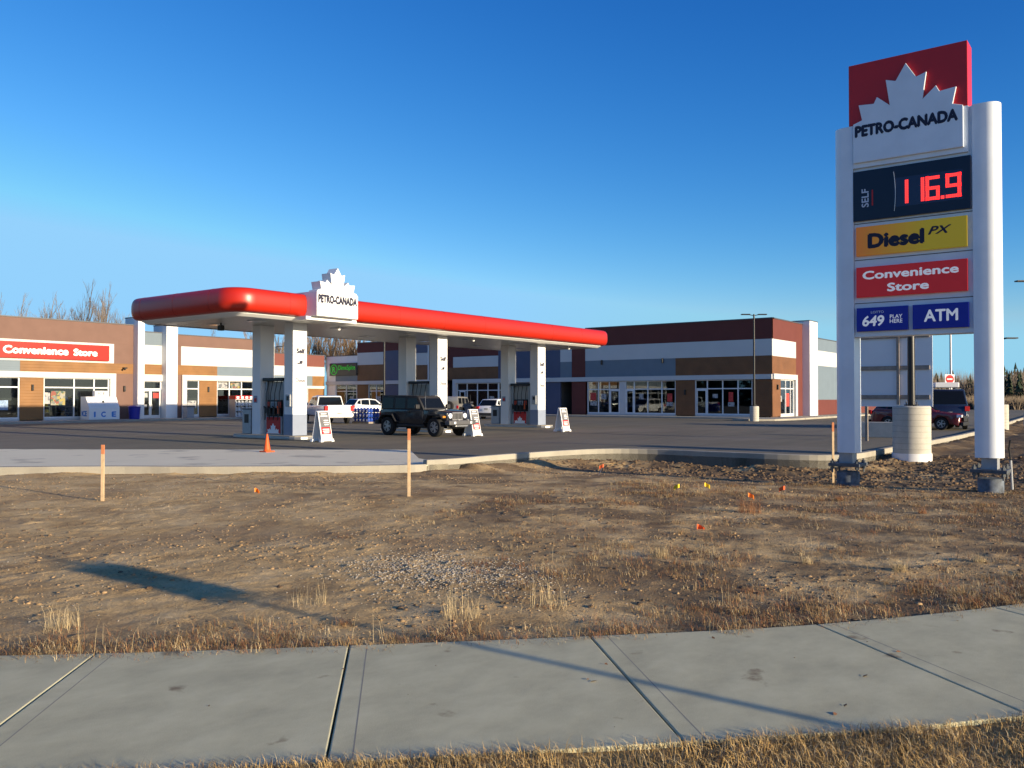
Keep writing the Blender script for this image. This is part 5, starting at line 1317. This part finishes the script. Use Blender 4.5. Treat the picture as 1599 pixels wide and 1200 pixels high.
JEEPS = mat("jeep_silver", (.30, .29, .27), .3, .04, metal=.4, coat=.4)
ang = R(-92.5); wq = at(680, 682.5); dx_ = Vector((math.cos(ang), math.sin(ang), 0)); dy_ = Vector((-dx_.y, dx_.x, 0))
jc = wq - dx_ * 1.5 + dy_ * .79
jeep("dark granite four door off-road jeep refuelling at the middle pump", (jc.x, jc.y, 0), ang, JEEPG)
p = atD(716, 640, 72); jeep("silver off-road jeep parked beyond the dark jeep by the shops", (p.x, p.y, 0), R(20), JEEPS)

# ------------------------------------------------------------------ street sign outside the picture, whose shadow crosses the walk
sp_ = at(1365, 1131, -.1); shx = sp_.x
t = thing("street_sign", "road sign on a steel post behind the viewer's right shoulder", "sign", (shx, -9.0, 0))
MB().tube([(shx, -9.0, -.2), (shx, -9.0, 3.2)], .035, 8).build("post", GALV, t)
MB().box(shx - .25, shx + .25, -9.06, -9.04, 2.55, 3.05).build("sign_plate", WHITE, t)

# ------------------------------------------------------------------ trees
def bare_tree_mesh(seed, H, spread, up=0.6, depth=5, twig=.02, nb=(2, 3), tr=None):
    rnd = random.Random(seed); T = MB(); Cn = MB()
    def grow(p, d, L, r, lv):
        k = 3 if lv < 2 else 2; pts = [p]; q = p; dd = d.copy()
        for i in range(k):
            dd = (dd + Vector((rnd.uniform(-1, 1), rnd.uniform(-1, 1), rnd.uniform(-.3, .6) * up)) * .16).normalized(); q = q + dd * (L / k); pts.append(q)
        r1 = max(r * .6, twig * .6); (T if lv < 2 else Cn).tube(pts, [r + (r1 - r) * i / k for i in range(k + 1)], 5 if lv < 2 else 3, False)
        if lv >= depth: return
        if lv == 0: n = 6
        else: n = rnd.randint(*nb) + (1 if lv < 2 else 0)
        for i in range(n):
            f = rnd.uniform(.35, 1.0) if lv == 0 else rnd.uniform(.25, 1.0)
            j = min(k - 1, int(f * k)); b = pts[j].lerp(pts[j + 1], f * k - j)
            ax = Vector((rnd.uniform(-1, 1), rnd.uniform(-1, 1), 0)).normalized()
            nd = (dd * (1.0 if lv else .75) + ax * spread * rnd.uniform(.5, 1.2) + Vector((0, 0, up * .5))).normalized()
            grow(b, nd, L * rnd.uniform(.5, .72) * (1.0 if lv else (1.25 - .6 * f)), max(r * (1 - f * .5) * .5, twig), lv + 1)
        grow(q, dd, L * .6, r1, lv + 1)
    grow(Vector((0, 0, -.3)), Vector((0, 0, 1)), H * .5, tr or H * .017, 0)
    return T, Cn
protos = []
def tree_proto(seed, H, spread, twm, cat_label, **k):
    t = thing("bare_tree", cat_label, "tree"); T, Cn = bare_tree_mesh(seed, H, spread, **k)
    T.build("trunk", BARK, t); Cn.build("crown", twm, t); return t
tp = [tree_proto(11, 14, .52, TWIG, "x", depth=5, twig=.011, nb=(2, 3), up=.9), tree_proto(12, 14, .44, TWIG, "x", depth=5, twig=.011, nb=(2, 3), up=.9), tree_proto(15, 14, .58, TWIG, "x", depth=5, twig=.011, nb=(2, 3), up=.8)]
yp = [tree_proto(21, 11, .34, TWIGY, "x", depth=4, up=1.2, twig=.02, nb=(2, 3)), tree_proto(23, 11, .4, TWIGY, "x", depth=4, up=1.2, twig=.02, nb=(2, 3))]
used = set()
def put_tree(pr, px, top, d, label, group):
    b = atD(px, 622, d); h = EYE + (622 - top) * d / 1343; s = h / (14.0 if pr in tp else 11.0) * (.9 if pr in tp else 1.0); rz = random.uniform(0, 6.28)
    if pr.name not in used:
        used.add(pr.name); pr.location = (b.x, b.y, -.2); pr.rotation_euler = (0, 0, rz); pr.scale = (s, s, s); pr['label'] = label; pr['group'] = group; return
    o = dup(pr, (b.x, b.y, -.2), rz, label, (s, s, s)); o['group'] = group
G1 = "bare trees behind the store roof"
for i, (px, top, lab) in enumerate(((5, 462, "bare tree at the photo's left edge above the store roof"), (32, 458, "slight bare tree between the left edge tree and the brown one"), (58, 456, "brownish bare tree above the Convenience Store sign"), (84, 466, "low thin bare tree left of the tall pair"), (115, 438, "tall bare tree, left one of the tall pair over the store"), (147, 440, "tall bare tree, right one of the tall pair over the store"), (168, 455, "bare tree right of the tall pair, nearest the canopy"), (322, 508, "small bare treetop above the store entrance right of the piers"))):
    put_tree(tp[i % 3], px, top, 100 + 6 * (i % 3), lab, G1)
G2 = "yellow brown bare trees behind the far shop block"
hints = ("between the first canopy columns", "just right of the first column pair", "above the far block's red band", "left of the green lettered sign", "above the green lettered sign", "right above the green sign's roof step", "beside the dark lamp pole", "at the middle columns' left")
k = 0
for row in range(2):
    for px in range(408, 680, 15):
        q = (px - 408) * 8 // 272; rw = ("front row", "middle row", "back row")[row]
        put_tree(yp[k % 2] if (px > 470 or k % 3) else tp[k % 3], px + random.uniform(-5, 5), 512 + random.uniform(-10, 22) - 3 * row, 118 + 9 * row + random.uniform(-3, 3), "bare yellow brown tree of the %s %s" % (rw, hints[min(q, 7)]), G2); k += 1
# far mixed wood: one mass
def spruce(V, F, x, y, z, h, rr, rnd):
    n = 9
    for L in range(n):
        f = L / n; zz = z + h * (.08 + .86 * f); r = rr * (1 - f) ** .8 + .15
        for i in range(7):
            a = rnd.uniform(0, 6.28); b = len(V); w_ = r * .45; ca, sa = math.cos(a), math.sin(a); ro = r * rnd.uniform(.7, 1.15)
            V += [(x, y, zz + h * .12), (x + ca * ro - sa * w_, y + sa * ro + ca * w_, zz - h * .03), (x + ca * ro + sa * w_, y + sa * ro - ca * w_, zz - h * .03)]; F.append((b, b + 1, b + 2))
def shrubby(V, F, x, y, z, h, rnd, n=26, sp=2.2):
    for i in range(n):
        a = rnd.uniform(0, 6.28); r = rnd.uniform(.0, sp); b = len(V); px_, py_ = x + rnd.uniform(-.5, .5) * sp, y + rnd.uniform(-.5, .5) * sp; t_ = h * rnd.uniform(.6, 1.0); w_ = .09
        V += [(px_ - w_, py_ + w_, z), (px_ + w_, py_ - w_, z), (px_ + r * math.cos(a) * .5, py_ + r * math.sin(a) * .5, z + t_)]; F.append((b, b + 1, b + 2))
rnd = random.Random(5)
V1, F1, V2, F2 = [], [], [], []
for i in range(760):
    px = rnd.uniform(1180, 1900); d = rnd.uniform(210, 290); b = atD(px, 622, d)
    if rnd.random() < .36: spruce(V1, F1, b.x, b.y, -.6, rnd.uniform(7.5, 11.5) * (.9 if px < 1540 else 1.0), rnd.uniform(1.0, 1.8), rnd)
    else: shrubby(V2, F2, b.x, b.y, -.6, rnd.uniform(7, 11), rnd, 60, 4.0)
tag(np_mesh("far_wood", SPRUCE, V1, F1), "dark mixed spruce wood along the horizon at the right", "wood", kind='stuff')
tag(np_mesh("far_bare_wood", TWIG, V2, F2), "grey brown leafless trees among the horizon spruces", "wood", kind='stuff')
V3, F3 = [], []
for i in range(260):
    px = rnd.uniform(1430, 1900); d = rnd.uniform(170, 200); b = atD(px, 622, d); shrubby(V3, F3, b.x, b.y, -.6, rnd.uniform(2.2, 3.6), rnd, 40, 3.0)
tag(np_mesh("roadside_brush", mat("brush_brown", (.17, .13, .09), .9, .4, .3), V3, F3), "low brown brush in front of the far wood", "brush", kind='stuff')
V4, F4 = [], []  # unseen spruces added behind the viewer to darken glass reflections and low sky light
for i in range(230): spruce(V4, F4, rnd.uniform(-62, -42), rnd.uniform(-30, 130), -.6, rnd.uniform(7, 13), rnd.uniform(1.6, 2.8), rnd)
tag(np_mesh("added_spruce_belt", SPRUCE, V4, F4), "dark spruce belt added out of view behind the viewer to darken window reflections", "wood", kind='stuff')
for i, (px, top) in enumerate(((1586, 563), (1573, 574), (1599, 571), (1540, 576))):
    V, F = [], []; d = 232; b = atD(px, 622, d); h = EYE + (622 - top) * d / 1343
    t = thing("spruce_tree", ("tallest dark spruce right of the price sign against the sky", "spruce just left of the tallest one beside the sign leg", "spruce at the photo's right edge", "spruce hidden mostly behind the price sign's right leg")[i], "tree", (b.x, b.y, -.6), 0, "spruces standing before the far wood")
    spruce(V, F, 0, 0, 0, h + .6, 1.5, rnd); np_mesh("crown", SPRUCE, V, F, t); MB().tube([(b.x, b.y, -.7), (b.x, b.y, h * .9)], [.22, .04], 6).build("trunk", BARK, t)

# ------------------------------------------------------------------ grass, stones, clods
def blades(N, pos, hgt, wd, lean, name, mats, mi=None):
    """pos (N,3) roots; each blade a bent strip of 5 verts"""
    a = RNG.random(N) * 2 * np.pi; h = hgt; d = np.stack([np.cos(a), np.sin(a), 0 * a], 1); s = np.stack([-np.sin(a), np.cos(a), 0 * a], 1) * wd[:, None]
    up = np.array([0, 0, 1.0]); l = lean[:, None]
    p0 = pos; p1 = pos + up * (h * .55)[:, None] * np.sqrt(np.maximum(.05, 1 - (l * .5) ** 2)) + d * (h * .55)[:, None] * l * .5; p2 = pos + up * h[:, None] * np.sqrt(np.maximum(.012, 1 - np.minimum(l, .994) ** 2)) + d * h[:, None] * l * 1.25
    V = np.stack([p0 - s, p0 + s, p1 + s * .7, p1 - s * .7, p2], 1).reshape(-1, 3); b = np.arange(N)[:, None] * 5
    F = np.concatenate([b + np.array([0, 1, 2]), b + np.array([0, 2, 3]), b + np.array([3, 2, 4])], 1).reshape(-1, 3)
    return np_mesh(name, None, V, F, None, np.repeat(mi, 3) if mi is not None else None, mats)
def scatter(n, x0, x1, y0, y1, f):
    x = RNG.uniform(x0, x1, n); y = RNG.uniform(y0, y1, n); k = RNG.random(n) < f(x, y); return x[k], y[k]
SOILY = mat("dead_brown_blades", (0.13, 0.075, 0.035), 0.95, 0.4, 3)
def clumps(x, y, z, per, rad, hmin, hmax, lmin, lmax):
    """blade roots fanned about clump centres; returns positions, heights, leans"""
    n = len(x); k = RNG.integers(per[0], per[1], n); idx = np.repeat(np.arange(n), k); N = len(idx)
    a = RNG.random(N) * 2 * np.pi; q = np.sqrt(RNG.random(N)) * RNG.uniform(rad[0], rad[1], n)[idx]
    sc = RNG.uniform(.6, 1.25, n)[idx]
    return idx, np.stack([x[idx] + q * np.cos(a), y[idx] + q * np.sin(a), z[idx]], 1), RNG.uniform(hmin, hmax, N) * sc, RNG.uniform(lmin, lmax, N)
# lawn in front of the walk: matted short turf
def f_lawn(x, y):
    nn = fbm(x * 1.3, y * 1.3, 3); return in_poly(x, y, NEAR + [(60, -60), (-40, -60), (-40, 20)]) * np.clip(.8 + nn * 1.2, .15, 1)
x, y = scatter(520000, .5, 8.5, -2.5, 4.5, f_lawn); keep = dist_poly(x, y, NEAR[::2]) < 1.5; x, y = x[keep], y[keep]; N = len(x)
tag(blades(N, np.stack([x, y, np.full(N, -.115)], 1), RNG.uniform(.025, .095, N), RNG.uniform(.001, .0022, N), RNG.uniform(.45, .99, N), "lawn_grass", [mat("lawn_straw", (0.50, 0.33, 0.125), .9, .4, 2.0), GRASSP, SOILY], RNG.choice(3, N, p=[.68, .2, .12])), "short dry golden lawn grass along the walk's near edge", "grass", kind='stuff')
# rough grass: matted clumps beside the walk's far edge and over the right part of the dirt
def f_rough(x, y):
    dw = dist_poly(x, y, FAR[::2]); de = dist_poly(x, y, EDGE[::3] + [EDGE[-1]]); ok = keep_dirt(x, y) & (de > .8)
    nn = fbm(x * 1.0 + 9, y * 1.0, 4, .65); r = (x - y * .75)
    edge = np.exp(-np.maximum(dw - .12 - .25 * np.clip(nn + .3, 0, 1), 0) / .25) * np.clip(.7 + nn * 1.6, .12, 1)
    right = np.clip((r - 1.0) / 6, 0, 1) * (np.clip(nn * 5.0 - .45, 0, 1) * .26 + .022)
    return ok * np.clip(edge + right, 0, 1)
x, y = scatter(46000, 1.2, 20, -4.5, 9.5, f_rough); n = len(x)
idx, P_, H_, L_ = clumps(x, y, dirt_h(x, y), (18, 60), (.06, .22), .02, .13, .65, 1.0)
kind_ = RNG.choice(4, n, p=[.30, .12, .27, .31])[idx]; P_[:, 2] -= .012; N = len(P_); wob = RNG.random(N) < .25; kind_ = np.where(wob, RNG.choice(4, N), kind_)
H_ = np.where(kind_ == 3, H_ * .6, H_)
tag(blades(N, P_, H_, RNG.uniform(.0011, .0024, N), L_, "rough_grass", [GRASSD, GRASSP, WEED, SOILY], kind_), "matted dry brown and straw grass along the walk and over the dirt", "grass", kind='stuff')
x, y = scatter(15000, 1.2, 16, -4, 9, lambda x, y: f_rough(x, y) * .45); N = len(x)
tag(blades(N, np.stack([x, y, dirt_h(x, y) - .01], 1), RNG.uniform(.10, .38, N), RNG.uniform(.0007, .0012, N), RNG.uniform(.05, .9, N), "grass_stems", [GRASSP, WEED], RNG.choice(2, N, p=[.7, .3])), "sparse tall pale stems standing in the rough grass", "grass", kind='stuff')
# single tufts one can point to
tufts = [(1170, 800, "rust coloured dead weed with upright stems below the amber flag", 'r', .38, 240), (1405, 893, "round pale grass tuft on bare soil at the right", 'p', .16, 170), (720, 965, "pale tuft of tall grass stems left of the walk's long joint", 'p', .34, 120), (860, 950, "spray of long pale grass stems beside the gravel", 'p', .4, 60), (480, 945, "thin upright straw stems at the shadow's end", 'p', .34, 45), (1030, 870, "tawny grass tuft in the middle of the rough patch", 'p', .22, 130), (1260, 880, "small tawny tuft left of the round pale one", 'p', .14, 110), (1530, 880, "tawny tuft at the right under the sign's right leg", 'p', .15, 120), (1310, 780, "low reddish weed mat below the price sign's left leg", 'r', .14, 150), (1440, 800, "low reddish weed mat right of the price sign's middle", 'r', .14, 150), (95, 985, "straw tuft beside the walk at the far left", 'p', .3, 90), (1520, 950, "dark rust weed at the walk's edge by the right border", 'r', .14, 160)]
for px, py_, lab, kd, h_, n in tufts:
    b = at(px, py_, -.14); rr = h_ * .45; a = RNG.random(n) * 6.28; q = rr * np.sqrt(RNG.random(n)) * 1.1
    pos = np.stack([b.x + q * np.cos(a), b.y + q * np.sin(a), np.zeros(n)], 1); pos[:, 2] = dirt_h(pos[:, 0], pos[:, 1]) - .01
    o = blades(n, pos, RNG.uniform(.5, 1, n) * h_, np.full(n, .0013), RNG.uniform(.1, .98, n), "grass_tuft" if kd == 'p' else "dead_weed", [GRASSP if kd == 'p' else WEED])
    tag(o, lab, "grass tuft" if kd == 'p' else "weed", "tufts in the dirt")
# stones: gravel patch and loose clods, unit pebble reused in one mesh
def pebbles(x, y, z, s, name, m, flat=.65):
    n = len(x); u = np.array([(1, 0, 0), (-1, 0, 0), (0, 1, 0), (0, -1, 0), (0, 0, 1), (0, 0, -1)], float); fc = np.array([(0, 2, 4), (2, 1, 4), (1, 3, 4), (3, 0, 4), (2, 0, 5), (1, 2, 5), (3, 1, 5), (0, 3, 5)])
    mid = []; F = []
    c = {}
    U = [tuple(v) for v in u]
    def md(i, j):
        k = (min(i, j), max(i, j))
        if k not in c: v = np.array(U[i]) + np.array(U[j]); U.append(tuple(v / np.linalg.norm(v))); c[k] = len(U) - 1
        return c[k]
    for a, b, d in fc:
        e, f, g = md(a, b), md(b, d), md(d, a); F += [(a, e, g), (e, b, f), (g, f, d), (e, f, g)]
    U = np.array(U); F = np.array(F); k = len(U)
    P = U[None] * (s[:, None, None] * RNG.uniform(.65, 1.3, (n, k, 1))) * np.stack([RNG.uniform(.7, 1.4, n), RNG.uniform(.7, 1.4, n), np.full(n, flat)], 1)[:, None, :] + np.stack([x, y, z], 1)[:, None, :]
    return np_mesh(name, m, P.reshape(-1, 3), (F[None] + (np.arange(n) * k)[:, None, None]).reshape(-1, 3))
def on_walk(x, y): return ((dist_poly(x, y, FAR[::2]) < 1.95) & (dist_poly(x, y, NEAR[::2]) < 1.95) & in_poly(x, y, FAR + NEAR[::-1])) * .9
x, y = scatter(420, 1.5, 12, -3, 8, lambda x, y: on_walk(x, y) * np.clip(.3 + fbm(x, y, 2) * 1.2, .05, 1)); n = len(x)
tag(pebbles(x, y, np.full(n, -.099), RNG.uniform(.002, .007, n), "walk_grit", CLOD), "scattered grit and soil crumbs on the sidewalk", "grit", kind='stuff')
x, y = scatter(90, 1.5, 12, -3, 8, on_walk); n = len(x)
a = RNG.random(n) * 6.28; q = RNG.uniform(.012, .03, n); c_, s_ = np.cos(a) * q, np.sin(a) * q
V = np.stack([np.stack([x - c_, y - s_, 0 * x - .0985], 1), np.stack([x + s_ * .45, y - c_ * .45, RNG.uniform(-.097, -.088, n)], 1), np.stack([x + c_, y + s_, RNG.uniform(-.098, -.09, n)], 1), np.stack([x - s_ * .45, y + c_ * .45, 0 * x - .0975], 1)], 1).reshape(-1, 3)
tag(np_mesh("dead_leaves", WEED, V, np.arange(n * 4).reshape(-1, 4)), "tiny dead leaves lying on the sidewalk", "leaves", kind='stuff')
gp = at(690, 893, -.13)
n = 2600; x = gp.x + RNG.normal(0, .42, n); y = gp.y + RNG.normal(0, .6, n); 
tag(pebbles(x, y, dirt_h(x, y), RNG.uniform(.004, .014, n), "gravel_patch", GRAVEL), "patch of pale crushed gravel on the dirt", "gravel", kind='stuff')
x, y = scatter(30000, 2, 20, -2, 24, lambda x, y: keep_dirt(x, y) * np.clip(.15 + fbm(x * .5, y * .5 + 7, 2), .03, .6)); n = len(x)
tag(pebbles(x, y, dirt_h(x, y), RNG.uniform(.003, .011, n), "loose_pebbles", GRAVEL), "small pale pebbles strewn over the dirt", "pebbles", kind='stuff')
x, y = scatter(30000, 4, 29, -3, 22, lambda x, y: keep_dirt(x, y) * np.clip(.05 + fbm(x * .35 + 3, y * .35, 2) * .8 + .5 * np.clip((x - 19) / 5, 0, 1) * (y < 14) + .3 * np.clip((x - .75 * y - 1) / 4, 0, 1), .02, .8)); n = len(x)
tag(pebbles(x, y, dirt_h(x, y) - .005, RNG.uniform(.008, .03, n) * (1 + .9 * (x > 20)), "soil_clods", CLOD, .75), "broken clods of dark soil over the graded dirt", "soil", kind='stuff')
x, y = scatter(80000, 3, 20, -2, 22, lambda x, y: keep_dirt(x, y) * np.clip(.22 + fbm(x * .6 + 13, y * .6, 3) * 1.1, .03, .8)); n = len(x)
CRUMB = mat("dry_soil_crumb", (0.31, 0.205, 0.105), 1.0, 0.45, 5)
tag(pebbles(x, y, dirt_h(x, y), RNG.uniform(.003, .011, n) * RNG.choice([1, 1, 1, 1, 1.2, 2.2], n), "soil_crumbs", CRUMB, .7), "dry crumbs of the pale brown dirt", "soil", kind='stuff')
